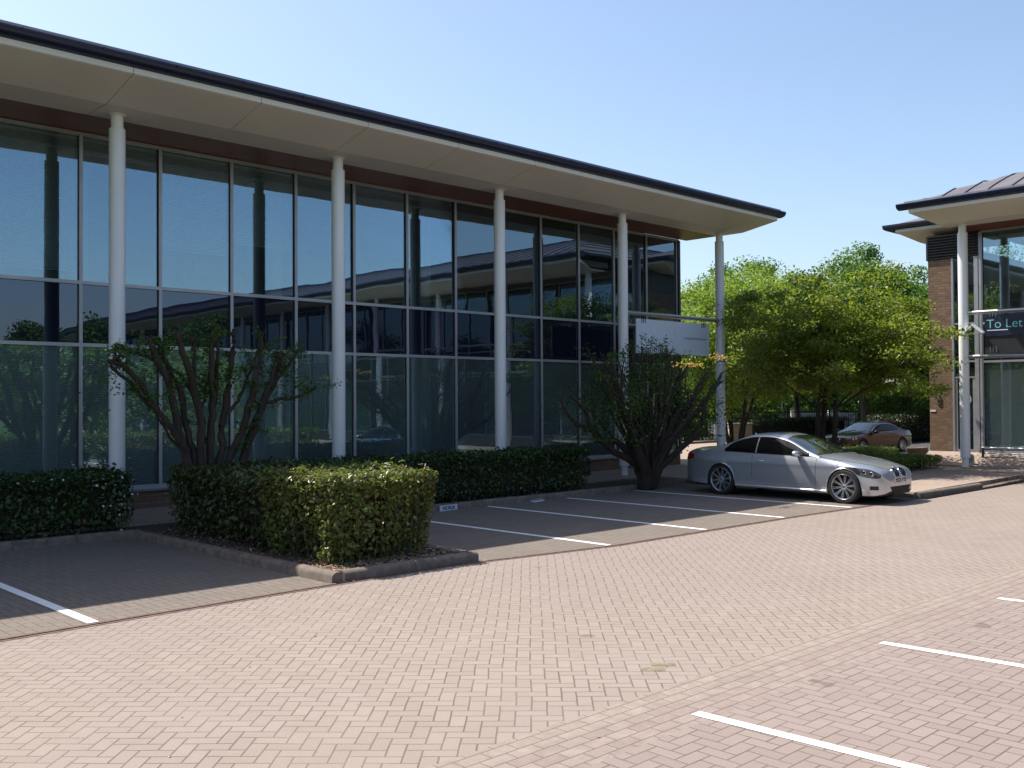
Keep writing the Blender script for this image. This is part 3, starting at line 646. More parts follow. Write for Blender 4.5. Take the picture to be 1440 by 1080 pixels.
def hull(root, ra, rb, ca, cb, yo=0., jstep=2.3, joff=0.):
    """eaves: gutter, fascia, sloping panels, flat strip, timber soffit (front at y = -3.2+yo)"""
    g = MB()   # fascia + sloping panel + strip as butted panels with real gaps
    xs = [ra]; x = ra + joff
    while x < rb-.3:
        if x > ra+.3: xs.append(x)
        x += jstep
    xs.append(rb)
    for a, b in zip(xs[:-1], xs[1:]):
        a2, b2 = a+.006, b-.006
        fa = ca if a == ra else 0; fb = cb if b == rb else 0
        o0, o1 = a2 + .0, b2
        P = [(-3.2,7.545),(-3.2,7.455),(-3.17,7.44),(-2.12,7.20),(-2.12,7.30),(-3.1,7.545)]
        d0 = [fa*.35, fa*.35, fa*.35, fa, fa, fa*.35]; d1 = [-fb*.35,-fb*.35,-fb*.35,-fb,-fb,-fb*.35]
        g.extr([(y+yo, z) for y, z in P], o0, o1, 0, d0, d1)
        g.extr([(-2.11+yo,7.20),(-2.11+yo,7.25),(-1.25+yo,7.25),(-1.25+yo,7.20)], a2+fa, b2-fb, 0)
    g.build('soffit', [M['soffit']], root)
    g = MB(); g.extr([(-3.15+yo,7.56),(-2.1+yo,7.33),(-1.0+yo,7.33),(-1.0+yo,7.56)], ra+.03+ca, rb-.03-cb); g.build('soffit_backing', M['seam'], root)
    # gutter: rounded front, with brackets
    g = MB(); pr = [(-3.12,7.55),(-3.22,7.55),(-3.32,7.585),(-3.365,7.64),(-3.37,7.70),(-3.35,7.72),(-3.33,7.69),(-3.28,7.69),(-3.12,7.73)]
    g.extr([(y+yo, z) for y, z in pr], ra-.10, rb+.10)
    g.extr([(-3.34+yo,7.725),(-3.30+yo,7.765),(-2.9+yo,7.80),(-2.9+yo,7.725)], ra+.12, rb-.12)
    x = ra+.5
    while x < rb: g.box(x, x+.03, -3.385+yo, -3.3+yo, 7.66, 7.70); x += 1.2
    g.build('gutter', M['gutter'], root, smooth=True, angle=35)
def roof_shell(root, ra, rb, y0, y1, rise, D, name='roof'):
    g = MB(); nx, ny = max(6, int((rb-ra)/.9)), 40
    def z(x, y):
        d = max(0, min(y-y0, y1-y, (x-ra)*1.1, (rb-x)*1.1)); t = min(1, d/D); return 7.78 + rise*(1-(1-t)**1.9)
    xs = np.linspace(ra, rb, nx); ys = np.linspace(y0, y1, ny)
    g.add([(x,y,z(x,y)) for x in xs for y in ys], gridfaces(nx, ny))
    x = ra+.3
    while x < rb:     # standing seams
        pts = [(x, y, z(x,y)) for y in ys]
        for a, b in zip(pts[:-1], pts[1:]):
            g.add([(x-.015,a[1],a[2]),(x+.015,a[1],a[2]),(x+.015,b[1],b[2]),(x-.015,b[1],b[2]),(x-.015,a[1],a[2]+.03),(x+.015,a[1],a[2]+.03),(x+.015,b[1],b[2]+.03),(x-.015,b[1],b[2]+.03)],
                  [(4,5,6,7),(0,4,7,3),(1,2,6,5)], 1)
        x += .62
    g.box(ra+.02, rb-.02, y0+.02, y1-.02, 7.70, 7.77, 1)
    g.build(name, [M['roof'], M['gutter']], root)
def column_mesh(z0):
    g = MB(); g.lathe([(0.0,z0),(.095,z0),(.095,z0+.24),(.10,z0+.25),(.135,z0+.26),(.137,z0+.27),(.137,6.93),(.135,6.945),(.105,6.95),(.105,7.18),(.15,7.18),(.15,7.20),(0,7.20)], 28)
    g.lathe([(.108,7.05),(.108,7.06)], 28); return g.mesh('column', M['column'], True, 40)
def office(name, label, loc, rz, xa, xb, ra, rb, ca, cb, depth, nbay, x_first, colx, blinds, colbase, joff=0., lit_end=None):
    root = empty(name, loc, rz, label, 'building')
    hull(root, ra, rb, ca, cb, joff=joff)
    roof_shell(root, ra+.1, rb-.1, -3.0, depth+3.0, 1.9, 8.5)
    W_ = 1.532
    # timber soffit band
    g = MB(); y = -1.245
    while y < -.06: g.box(ra+ca+.02, rb-cb-.02, y, min(y+.14, -.052), 7.205, 7.25); y += .145
    g.build('timber_soffit', M['timber'], root)
    g = MB(); g.box(xa, xb, -.045, .1, ZH, 7.204); g.box(xa, xb, -.075, -.047, ZH-.01, ZH+.02); g.build('head_trim', M['alu'], root)
    g = MB(); g.box(xa, xb, -.10, .06, ZS-.09, ZS-.025); g.box(xa, xb, -.14, -.10, ZS-.055, ZS-.03); g.box(xa, xb, -.05, .05, ZS-.025, ZS); g.build('sill', M['alu'], root)
    g = MB(); g.box(xa, xb, -.04, .12, -.1, ZS-.09); g.build('plinth', M['brickX'], root)
    wm = [window_mesh(W_, a, b, 'window') for a, b in ((ZS,Z2),(Z2,Z1),(Z1,ZH))]
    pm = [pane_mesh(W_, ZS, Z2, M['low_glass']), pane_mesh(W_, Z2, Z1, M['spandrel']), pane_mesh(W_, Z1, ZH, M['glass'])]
    bcache = {}; rr = random.Random(5)
    for k in range(nbay):
        x = x_first + k*W_
        if x+W_ > xb+.05: break
        for lv in range(3):
            o = bpy.data.objects.new('window' if lv != 1 else 'spandrel', wm[lv]); link(o, root); o.location = (x, 0, 0)
            p = bpy.data.objects.new('pane' if lv != 1 else 'spandrel_glass', pm[lv]); link(p, o)
            p.rotation_euler = (rr.gauss(0,.0012) if lv != 1 else rr.gauss(0,.0012), 0, rr.gauss(0,.0016))
            bl = blinds.get((k, lv))
            if bl:
                z0, z1 = ((ZS,Z2),(Z2,Z1),(Z1,ZH))[lv]; key = (lv, bl)
                if key not in bcache: bcache[key] = blind_mesh(W_, z0, z1, z0+(z1-z0)*(1-bl[0])+.05, M['blind'], bl[1])
                link(bpy.data.objects.new('blind', bcache[key]), o)
    cm = column_mesh(colbase)
    for x in colx:
        o = bpy.data.objects.new('column', cm); link(o, root); o.location = (x, -1.6, 0)
    # inside
    g = MB(); g.box(xa+.15, xb-.15, .25, depth-.2, .30, .42); g.box(xa+.15, xb-.15, .22, depth-.2, 3.9, 4.28); g.build('floor_slab', M['carpet'], root)
    g = MB(); g.box(xa+.15, xb-.15, .2, depth-.2, 3.42, 3.50); g.box(xa+.15, xb-.15, .2, depth-.2, 7.06, 7.16); g.build('ceiling', M['ceiling'], root)
    g = MB(); g.box(xa+.15, xb-.6, 8.6, 8.8, .42, 7.06); g.build('partition', M['interior'], root)
    g = MB(); x = x_first+W_*1.5
    while x < xb-1:
        g.lathe([(.2,.42),(.2,3.4)], 14, (x, 2.2, 0)); g.lathe([(.2,4.28),(.2,7.06)], 14, (x, 2.2, 0)); x += W_*3
    g.build('interior_column', M['white'], root, smooth=True)
    g = MB(); rr2 = random.Random(4); x = xa+1.0   # desks and screens by the glass
    while x < xb-2:
        for zf in (.42, 4.28):
            if rr2.random() < .7:
                y = rr2.uniform(1.0, 2.8); g.box(x, x+1.5, y, y+.75, zf+.70, zf+.73); g.box(x+.05, x+.09, y, y+.7, zf, zf+.70); g.box(x+1.4, x+1.44, y, y+.7, zf, zf+.70)
                g.box(x+.5, x+1.0, y+.5, y+.53, zf+.82, zf+1.12); g.box(x+.72, x+.78, y+.5, y+.54, zf+.73, zf+.84)
        x += 2.1
    g.build('desk', M['interior'], root)
    return root, wm, pm, bcache
bl = {}
for k in range(0, 24):
    pass
X0B = 7.0-1.532*7    # bay 0 starts here; bay 7 starts at X=7.0
full = (1.0, .42); 
for k in range(0, 8): bl[(k,2)] = (.93, .8)
for k in range(0, 10): bl[(k,0)] = (1.0, .95)
bl[(7,2)] = (.13, .8); bl[(8,2)] = (.72, .8); bl[(9,2)] = (.62, .8)
del bl[(9,0)]; bl[(9,0)] = (1.0, .95)
bl[(14,0)] = (1.0, 1.1); bl[(16,0)] = (1.0, 1.2)
B1, wm, pm, bc = office('office_building', 'long two storey glazed office with white columns and deep curved eaves', (0,18.8,0), 0, -10, 25.46, -10, 26.2, 0, .3, 14, 30, X0B,
   [7.038+4.5966*k for k in range(-3, 5)], bl, .11, joff=.55)
# glazed east end return and solid rear
g = MB(); g.box(25.46, 25.56, -.05, .05, ZS-.09, ZH); g.build('corner_post', M['darkalu'], B1)
for lv in range(3):
    for k in range(3):
        o = bpy.data.objects.new('window' if lv != 1 else 'spandrel', wm[lv]); link(o, B1); o.location = (25.52, .05+k*1.532, 0); o.rotation_euler = (0,0,R(90))
        p = bpy.data.objects.new('pane' if lv != 1 else 'spandrel_glass', pm[lv]); link(p, o)
g = MB(); g.box(25.4, 25.6, 4.66, 14, -.1, 7.2); g.box(-10, 25.4, 13.8, 14, -.1, 7.2); g.box(-10.1, -10, -.05, 14, -.1, 7.2); g.build('end_wall', M['brick'], B1)
g = MB(); g.box(25.47, 25.6, .05, 4.66, -.1, ZS); g.build('end_plinth', M['brick'], B1)
# tubular rail between the two end columns
g = MB(); xc3, xc4 = 7.038+4.5966*3, 7.038+4.5966*4
g.tube([(xc3,-1.6,4.53),(xc4,-1.6,4.53)], .06, 14); g.tube([(xc4-.22,-1.6,4.53),(xc4-.12,-1.6,4.53)], .078, 14); g.tube([(xc3+.14,-1.6,4.53),(xc3+.24,-1.6,4.53)], .078, 14)
g.build('rail', M['steel'], B1, smooth=True)

s = empty('hanging_sign', (23.1,17.2,3.9), 0, 'blank white sign board hung from the steel rail between the end columns', 'sign')
g = MB(); g.box(-1.72, .02, -.02, .02, -.46, .49); g.box(.028, 1.72, -.02, .02, -.46, .49); g.box(-1.7, 1.7, 0, .03, -.44, .47, 1)
g.build('board', [M['board'], M['seam']], s, bevel=.004)
g = MB(); g.box(.45, 1.6, -.026, -.02, .035, .05); g.box(.45, 1.5, -.026, -.02, .0, .008); g.build('lettering', M['blue'], s)
g = MB()
for x in (-1.5,-1.42,-1.34,1.34,1.42,1.5): g.box(x-.008, x+.008, -.035, -.02, .38, .62)
g.build('clamp', M['black'], s)

# --- second building (faces the first across the corner)
B2X = 31.0
bl2 = {}
B2, wm2, pm2, bc2 = office('office_wing', 'second glazed office at the right edge with brick pier and curved metal roof', (B2X,0,0), R(-90), -11.6, 46, -12.60, 48, .55, .3, 14, 38, -11.6+.0,
   [-11.53+4.5966*k for k in range(0, 13)], {(0,0):(1.0,1.15), (1,0):(1.0,1.15)}, .15, joff=3.35)
g = MB(); g.box(-13.22, -12.5, -.02, .35, -.1, 6.45); g.box(-13.22, -12.9, .35, 14, -.1, 6.45); g.build('brick_pier', M['brick'], B2)
g = MB(); z = 6.48
while z < 7.18: g.add([(-13.24,-.06,z),(-11.62,-.06,z),(-11.62,.02,z+.055),(-13.24,.02,z+.055),(-13.24,-.06,z+.012),(-11.62,-.06,z+.012),(-11.62,.02,z+.067),(-13.24,.02,z+.067)], [(0,3,2,1),(4,5,6,7),(0,1,5,4),(1,2,6,5),(2,3,7,6),(3,0,4,7)]); z += .085
g.box(-13.2, -11.65, .03, .3, 6.45, 7.2, 1); g.box(-13.26, -13.2, -.06, 9, 6.45, 7.2); g.build('louvre', [plain('bronze_louvre', (.09,.085,.085), .45, .3), M['black']], B2)
g = MB()
for a, b in ((-12.5,-12.44),(-11.82,-11.70)): g.box(a, b, -.05, .06, .5, 6.45)
for z in (2.75, 3.235, 4.395): g.box(-12.44, -11.82, -.04, .05, z, z+.05)
g.box(-12.44, -12.36, -.03, .05, .5, 2.75); g.box(-11.9, -11.82, -.03, .05, .5, 2.75); g.box(-12.36,-11.9,-.03,.05,.5,.58); g.build('door_frame', M['alu'], B2)
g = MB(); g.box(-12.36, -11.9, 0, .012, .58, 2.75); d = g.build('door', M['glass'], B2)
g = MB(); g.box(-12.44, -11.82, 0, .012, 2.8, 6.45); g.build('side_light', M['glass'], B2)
g = MB(); g.lathe([(.13,-.008),(.17,-.008),(.17,-.004),(.13,-.004),(.13,-.008)], 28, (-12.12,0,2.1), 'y'); g.tube([(-12.18,-.01,2.35),(-12.12,-.01,2.42),(-12.06,-.01,2.36)], .015, 6); g.build('door_emblem', plain('frosted_vinyl', (.35,.38,.38), .7), d)
g = MB(); g.box(-11.67, -11.6, -.06, .08, .4, ZH); g.build('corner_post', M['alu'], B2)
g = MB(); g.box(-12.98, -12.88, -.05, -.02, 1.95, 2.20); g.box(-12.96, -12.90, -.056, -.05, 2.0, 2.1, 1); g.build('intercom', [M['steel'], M['black']], B2)
g = MB(); g.box(-13.2, -13.03, -.035, -.02, 1.72, 1.78); g.build('name_plate', M['plate'], B2)
# rear roof wing
w = empty('tmp'); w.name = 'rear_eaves'; bpy.data.objects.remove(w)
g = MB(); g.extr([(-.15,7.545),(-.15,7.455),(.9,7.2),(3.5,7.2),(3.5,7.545)], -14.35, -12.0, 0, [.15,.15,.5,.5,.15]); g.build('rear_soffit', M['soffit'], B2)
g = MB(); g.extr([(-.10,7.56),(-.28,7.58),(-.33,7.64),(-.33,7.70),(.3,7.76),(3.5,8.5),(3.5,7.56)], -14.55, -12.2); g.build('rear_gutter', M['gutter'], B2)
g = MB(); g.extr([(.1,7.765),(3.6,8.6),(6,8.9),(6,7.765)], -14.3, -12.0); g.build('rear_roof', M['roof'], B2)
# rails with clamps on the column line
g = MB()
for z in (4.60, 3.33):
    for k in range(3): g.tube([(-11.53+4.5966*k+.1,-1.6,z),(-11.53+4.5966*(k+1)-.1,-1.6,z)], .06, 12)
g.build('rail', M['steel'], B2, smooth=True)
s = empty('to_let_sign', (29.3,9.7,4.05), R(-90), 'dark navy hanging board with teal To Let lettering at the right edge', 'sign')
g = MB(); g.box(-1.2, 1.4, -.02, .02, -.16, .46); g.build('board', M['navy'], s, bevel=.004)
def text(body, size, mat, parent, loc, rot, name='lettering', ext=.002, align='LEFT', weight=0):
    cu = bpy.data.curves.new(name, 'FONT'); cu.body = body; cu.size = size; cu.extrude = ext; cu.align_x = align; cu.offset = weight
    ob = bpy.data.objects.new(name, cu); COL.objects.link(ob)
    dg = bpy.context.evaluated_depsgraph_get(); me = bpy.data.meshes.new_from_object(ob.evaluated_get(dg)); COL.objects.unlink(ob); bpy.data.objects.remove(ob)
    me.materials.clear(); me.materials.append(mat); o = bpy.data.objects.new(name, me); link(o, parent); o.location = loc; o.rotation_euler = rot; return o
text('To Let', .355, M['teal'], s, (-1.15,-.024,.07), (R(90),0,0), weight=-.003)
g = MB(); g.box(-1.13, -.57, -.025, -.02, -.005, .02); g.build('small_print', M['board'], s)
g = MB()
for x in (-1.05,-.97,-.89): g.box(x-.006, x+.006, -.03, -.02, .40, .60); g.box(x-.006, x+.006, -.03, -.02, -.62, -.45)
g.build('clamp', M['steel'], s)
g = MB(); g.box(-1.2, 1.4, .0, .02, -.66, -.17); g.build('lower_board', M['black'], s)
# bracket floodlight on the column
s = empty('wall_lamp', (29.3,11.2,4.1), R(-90), 'small white folded bracket lamp fixed beside the right hand column', 'lamp')
g = MB(); g.add([(-.27,-.12,-.10),(-.24,-.12,-.10),(-.02,-.12,.13),(-.02,-.12,.17),(-.27,.10,-.10),(-.24,.10,-.10),(-.02,.10,.13),(-.02,.10,.17)], [(0,1,2,3),(7,6,5,4),(0,3,7,4),(1,5,6,2),(3,2,6,7),(0,4,5,1)])
g.add([(-.02,-.12,.17),(-.02,-.12,.12),(.26,-.12,-.13),(.28,-.12,-.09),(-.02,.10,.17),(-.02,.10,.12),(.26,.10,-.13),(.28,.10,-.09)], [(3,2,1,0),(4,5,6,7),(4,7,3,0),(1,2,6,5),(3,7,6,2),(0,1,5,4)])
g.build('hood', M['white'], s); g = MB(); g.box(-.2, .2, -.09, .08, -.13, -.10); g.tube([(-.32,0,-.02),(-.1,0,-.02)], .02, 8); g.build('bracket', M['alu'], s)
# ramp, ledge and guard rail in front of the wing
g = MB(); g.add([(29.75,13.3,.10),(29.75,-20,.10),(30.94,-20,.10),(30.94,13.3,.10),(29.75,13.3,.16),(29.75,-20,.16),(30.94,-20,.50),(30.94,13.3,.50)], [(4,7,6,5),(0,4,5,1),(3,2,6,7),(0,3,7,4),(1,5,6,2)]); struct(g, 'entrance_ramp', M['foot'])
g = MB(); g.box(29.9, 31, 13.3, 13.5, .05, .60); tag(g.build('low_wall', M['brick'], bevel=.01), 'low buff brick ledge at the foot of the brick pier', 'wall')
s = empty('guard_rail', (30.5,11.45,.2), R(-90), 'low silver guard rail in front of the right hand glazing', 'railing')
for px_ in (-.03, 4.0):
    g = MB(); g.box(px_, px_+.06, -.03, .03, 0, .47); g.build('post', M['darkalu'], s)
g = MB(); g.tube([(-.03,0,.46),(4.1,0,.46)], .032, 10); g.tube([(-.03,0,.30),(4.1,0,.30)], .02, 10); g.build('handrail', M['steel'], s, smooth=True)
s = empty('bollard_light', (29.85,11.55,.15), R(-90), 'short grey round topped marker bollard behind the right column', 'bollard')
g = MB(); pr = [(-.085,0),(.085,0)]+[(.085*math.cos(a), .26+.09*math.sin(a)) for a in np.linspace(0, math.pi, 12)]
n = len(pr); g.add([(x,-.04,z) for x, z in pr]+[(x,.04,z) for x, z in pr], [tuple(range(n-1,-1,-1)), tuple(range(n,2*n))]+[(i,(i+1)%n,n+(i+1)%n,n+i) for i in range(n)]); g.build('body', M['alu'], s, bevel=.006)
g = MB(); g.box(-.05,.05,-.044,-.04,.12,.22); g.build('face_plate', M['steel'], s)
# small uplighters on the path
for k, (x, y, lb) in enumerate(((20.29,18.0,'small dark path light left of the fan shrub'), (22.6,18.0,'small dark path light behind the tail of the silver coupe'))):
    if k == 0:
        ul = empty('path_light', (x,y,.11), 0, lb, 'light', 'dark path lights by the glazing')
        g = MB(); g.lathe([(0,0),(.075,0),(.075,.03),(.05,.05),(.05,.28),(.06,.29),(.06,.40),(.0,.42)], 14); g.build('body', M['darkalu'], ul, smooth=True)
        g = MB(); g.lathe([(.061,.31),(.063,.33),(.061,.37)], 14); g.build('lamp_shade', M['black'], ul, smooth=True)
    else:
        c = copy_tree(ul); c.location = (x,y,.11); c['label'] = lb
# bay name plates
s = empty('bay_plate', (12.62,14.88,.0), R(4), 'small white plate with blue capitals on the kerb beside the island hedge', 'sign')
g = MB(); g.box(-.24, .24, -.012, 0, .0, .11); g.build('plate', M['plate'], s, bevel=.002); text('NOKIA', .105, M['blue'], s, (0,-.014,.02), (R(90),0,0), align='CENTER', weight=.002)
s = empty('fallen_plate', (15.03,14.80,.012), R(12), 'small pale plate lying tilted on the paving by the rear kerb', 'sign')
g = MB(); g.box(-.22, .22, -.055, .055, 0, .008); b_ = g.build('plate', M['plate'], s); b_.rotation_euler = (R(14),0,0)
g = MB(); g.box(-.2, .2, -.01, .0, .002, .05); b_ = g.build('backing', M['alu'], s)
s = empty('blue_bay_plate', (5.56,15.70,.02), R(-1), 'dark blue plate on the kerb at the far left', 'sign')
g = MB(); g.box(-.24, .24, -.012, 0, 0, .10); g.build('plate', plain('blue_plate', (.02,.03,.16), .5), s, bevel=.002)
g = MB(); g.box(-.26,.26,0,.01,-.01,.06); g.build('backing', M['black'], s)

# ------------------------------------------------------------ things beyond
r = np.random.default_rng(77); n = 30000
an = r.uniform(R(14), R(48), n); dd = r.uniform(96, 108, n); hh = 5.2+1.2*np.sin(an*40)+.8*np.sin(an*95+1)
P = np.stack([np.cos(an)*dd, np.sin(an)*dd, r.random(n)**.8*hh], 1)
o = leaf_mesh_obj('distant_woodland', P, r.uniform(.35,.8,n), M['mid'], r, up=.2, wr=.8); tag(o, 'belt of far trees closing the view beneath the nearer crowns', 'woodland', kind='stuff')
for lb, x, y, rx, h_, mt, sd in (('broad bush against the brick pier behind the brown saloon', 48.5, 18.2, 2.6, 2.4, 'dark', 81), ('bush filling the space behind the brown saloon roof', 53, 24.0, 2.4, 1.2, 'box', 82)):
    tree('garden_shrub', lb, (x,y,0), .5, (rx,rx,h_), (0,0,h_*.9), 90, 120, .14, M[mt], sd, trunks=3, trad=.05, crad=.6, flat=.8, cat='shrub')
s = empty('board_cabinet', (36.9,24,0), R(-38), 'cream utility cabinet above the roof of the silver coupe', 'cabinet')
g = MB(); g.box(-.48, .48, -.22, .22, .05, 1.08); g.build('body', M['cream'], s, bevel=.015); g = MB(); g.box(-.44, .44, -.235, -.222, .12, 1.0); g.box(-.01,.01,-.24,-.236,.12,1.); g.build('door', M['cream'], s)
g = MB(); g.box(-.52,.52,-.26,.26,1.08,1.11); g.build('lid', M['cream'], s)
def fence_run(label, xa, ya, xb, yb, h=1.5):
    L = math.hypot(xb-xa, yb-ya); s = empty('railing_fence', (xa,ya,0), math.atan2(yb-ya, xb-xa), label, 'fence'); g = MB(); x = 0
    while x < L: g.box(x-.012, x+.012, -.012, .012, .1, h+.04); x += .15
    g.build('bars', M['rail'], s); g = MB(); g.box(0, L, -.02, .02, h-.10, h-.05); g.box(0, L, -.02, .02, .15, .2); g.build('cross_rail', M['rail'], s)
    g = MB(); x = 0
    while x <= L: g.box(x-.035, x+.035, -.035, .035, 0, h+.1); x += 2.6
    g.build('post', M['rail'], s)
fence_run('black vertical bar railings behind the brown saloon', 62, 20.5, 42.5, 32.5)
s = empty('sign_post', (50.3,29.9,0), 0, 'thin grey post standing in front of the dark hedge', 'post')
g = MB(); g.tube([(0,0,0),(0,0,2.3)], .04, 10); g.build('pole', M['alu'], s, smooth=True); g = MB(); g.lathe([(0,2.3),(.05,2.3),(.05,2.34),(0,2.36)], 10); g.build('cap', M['darkalu'], s)
s = empty('warehouse', (78,66,0), R(-42), 'low grey shed far off behind the railings', 'building')
g = MB(); g.box(-30, 30, 0, 12, 0, 2.6); g.build('wall', M['greywall'], s); g = MB(); g.box(-30.2, 30.2, -.25, -.02, 1.15, 1.35); g.build('trim', M['white'], s)
g = MB()
for k in range(14): g.box(-27+k*4, -25.6+k*4, -.05, -.01, 1.5, 2.3)
g.build('window', M['autoglass'], s); g = MB(); g.box(-30.5, 30.5, -.5, 12.5, 2.6, 2.75); g.build('roof', M['roof'], s)
g = MB(); g.box(33, 45, 28.4, 28.9, -.02, .10); struct(g, 'path_edge', M['kerb']); g = MB(); g.poly([(30,24),(43,24),(43,28.3),(30,28.3)], .0); struct(g, 'rear_path', M['foot'])
# white low wall glimpsed through the railings
s = empty('garden_wall', (72,34,0), R(-50), 'low grey wall with cream piers seen through the railings', 'wall')
g = MB(); g.box(-7, 7, 0, .25, 0, 1.05); g.build('wall', M['greywall'], s); g = MB()
for k in range(6): g.box(-7+k*2.75, -6.7+k*2.75, -.06, .31, 0, 1.25)
g.build('pier', M['cream'], s)

# ------------------------------------------------------------ cars
def interp(tab, s): return float(np.interp(s, [a for a, b in tab], [b for a, b in tab]))
def sm(tab):
    """monotone cubic through table"""
    x = np.array([a for a, b in tab]); y = np.array([b for a, b in tab]); h = np.diff(x); d = np.diff(y)/h
    m = np.zeros(len(x)); m[0] = d[0]; m[-1] = d[-1]
    for i in range(1, len(x)-1): m[i] = 0 if d[i-1]*d[i] <= 0 else 3*(h[i-1]+h[i])/((2*h[i]+h[i-1])/d[i-1]+(h[i]+2*h[i-1])/d[i])
    def f(s):
        s = min(max(s, x[0]), x[-1]); i = min(len(h)-1, int(np.searchsorted(x, s, 'right')-1)); t = (s-x[i])/h[i]
        return float((2*t**3-3*t*t+1)*y[i]+(t**3-2*t*t+t)*h[i]*m[i]+(-2*t**3+3*t*t)*y[i+1]+(t**3-t*t)*h[i]*m[i+1])
    return f
def make_car(name, label, group, loc, rz, D, paintm, scale=(1,1,1)):
    root = empty(name, loc, rz, label, 'car', group)
    L = D['L']; deck = sm(D['deck']); wid = sm(D['wid']); shz = sm(D['sh']); roofz = sm(D['roof']); bot = sm(D['bot'])
    wf, wr_ = D['wheels']; rt_, zc, ra = D['rt'], D['rt'], D['arch']
    sx, sy, sz = scale
    cre0 = D.get('crease', .71)
    def X(s): return (L/2 - s)*sx
    def ysurf(s, z):
        """half width of the body side at station s, height z"""
        w = wid(s); zs = shz(s); cre = min(cre0, zs-.035)
        if z >= cre:
            t = min(1, (z-cre)/max(.02, zs-cre)); return w*(.992) - .055*t**1.6*min(1, w/.8)
        t = (cre-z)/max(.05, cre-.18)
        return w*(.992) - .010*(1-math.exp(-t*14)) + .014*math.sin(min(1,t*1.25)*math.pi) - .05*max(0,t-.72)**1.3*3
    arr = []
    for sc_ in (wf, wr_):
        arr += [sc_-ra*.999, sc_-ra*.985, sc_-ra*.94, sc_+ra*.999, sc_+ra*.985, sc_+ra*.94, sc_-ra*1.01, sc_+ra*1.01]
    st = sorted(set([round(v,4) for v in list(np.linspace(.0, .3, 16))+list(np.linspace(.3, L-.25, int((L-.5)/.035)))+list(np.linspace(L-.25, L, 12))+arr]))
    def low(s):
        z = bot(s)
        for c in (wf, wr_):
            if abs(s-c) < ra: z = max(z, zc/sz*1.0 + math.sqrt(ra*ra-(s-c)**2)*1.0)
        return z
    NT_, NS = 9, 16
    g = MB(); rows = []
    for s in st:
        zd, zs = deck(s), shz(s); cre = min(cre0, zs-.035); ysh = ysurf(s, zs); lo = min(low(s), zs-.03); row = []
        for k in range(NT_):
            t = k/NT_; y = ysh*t
            row.append((y, zd - (zd-zs)*t**2.6 - .012*math.sin(t*math.pi)*0))
        row.append((ysh, zs))
        zl = list(np.linspace(zs, cre, 5))[1:]+[cre-.012] if lo < cre-.05 else None
        if zl is None: zl = [zs+(lo-zs)*k/NS for k in range(1, NS+1)]
        else: zl = zl + [cre-.012+(lo-cre+.012)*k/(NS-5) for k in range(1, NS-4)]
        for z in zl: row.append((ysurf(s, z), z))
        # return lip under the body
        row.append((row[-1][0]-.05, row[-1][1]+.0)); row.append((row[-1][0]-.25 if D else 0, row[-1][1]+.01))
        rows.append(row)
    n = len(rows[0])
    vs = []
    for s, row in zip(st, rows):
        full = [(X(s), -y*sy, z*sz) for y, z in row[::-1][:-1]] + [(X(s), y*sy, z*sz) for y, z in row]
        vs += full
    m = 2*n-1
    fs = [(i*m+j, i*m+j+1, (i+1)*m+j+1, (i+1)*m+j) for i in range(len(st)-1) for j in range(m-1)]
    fs += [tuple(range(m-1, -1, -1)), tuple((len(st)-1)*m+j for j in range(m))]
    g.add(vs, fs); body = g.build('body', paintm, root, smooth=True, angle=38)
    # cabin
    s0, s1 = D['cab']; gz = sm(D['belt']); tumble = D['tumble']
    cs = list(np.linspace(s0, s1, 74)); NC = 12
    def cab(s):
        zr = roofz(s); zb = gz(s); wb = ysurf(s, shz(s))-.02; h = max(.005, zr-zb); rr = min(.075, h*.35); ze = zr-rr
        we = wb - max(0, (ze-zb))*tumble; return zr, zb, wb, ze, we
    def cabpt(s, v):     # v 0 belt .. 1 cantrail .. 2 centre
        zr, zb, wb, ze, we = cab(s)
        if v <= 1: t = v; return (we*t+wb*(1-t) + .018*math.sin(t*math.pi), zb+(ze-zb)*t)
        t = v-1; a = min(1, t/.16); y = we*(1-t); z = ze + (zr-ze)*(1-(1-min(1,t/.85))**2.6)
        return (y, z)
    g = MB(); vv = list(np.linspace(0,1,9))+[1.02,1.05,1.09,1.14,1.2,1.3,1.45,1.6,1.8,2.0]; rowsn = len(vv)
    vs = []
    for s in cs:
        pts = [cabpt(s, v) for v in vv]
        vs += [(X(s), -y*sy, z*sz) for y, z in pts[:-1]] + [(X(s), y*sy, z*sz) for y, z in pts[::-1]]
    m = 2*rowsn-1; fs = [(i*m+j, (i+1)*m+j, (i+1)*m+j+1, i*m+j+1) for i in range(len(cs)-1) for j in range(m-1)]
    g.add(vs, fs); g.build('roof', paintm, root, smooth=True, angle=50)
    def patch(name, mat, pts_fn, us, ws, parent=root, sides=(1,-1), off=.006, smooth=True):
        if len(sides) == 2: return [patch(name, mat, pts_fn, us, ws, parent, (q,), off, smooth) for q in sides][0]
        g = MB()
        for sd in sides:
            P = [[pts_fn(u, w) for w in ws] for u in us]
            if sd == 0: q = [(x, y*sy, z*sz) for r_ in P for x, y, z in r_]
            else: q = [(x, sd*y*sy, z*sz) for r_ in P for x, y, z in r_]
            f_ = gridfaces(len(us), len(ws)); g.add(q, f_ if sd >= 0 else [t[::-1] for t in f_])
        return g.build(name, mat, parent, smooth=smooth)
    # side glass
    def sideglass(sa, sb, name, zlo=.03, zhi=.014):
        def fn(s, w):
            zr, zb, wb, ze, we = cab(s); a = zb+zlo; b = max(a+.002, min(ze-zhi, D['dlo'](s)))
            z = a+(b-a)*w; t = (z-zb)/max(.01, ze-zb); return (X(s), we*t+wb*(1-t)+.018*math.sin(min(1,t)*math.pi)+.007, z)
        return patch(name, M['autoglass'], fn, np.linspace(sa, sb, 26), np.linspace(0,1,7))
    for a, b in D['side']: sideglass(a, b, 'side_window')
    # surround line along top of side glass
    g = MB()
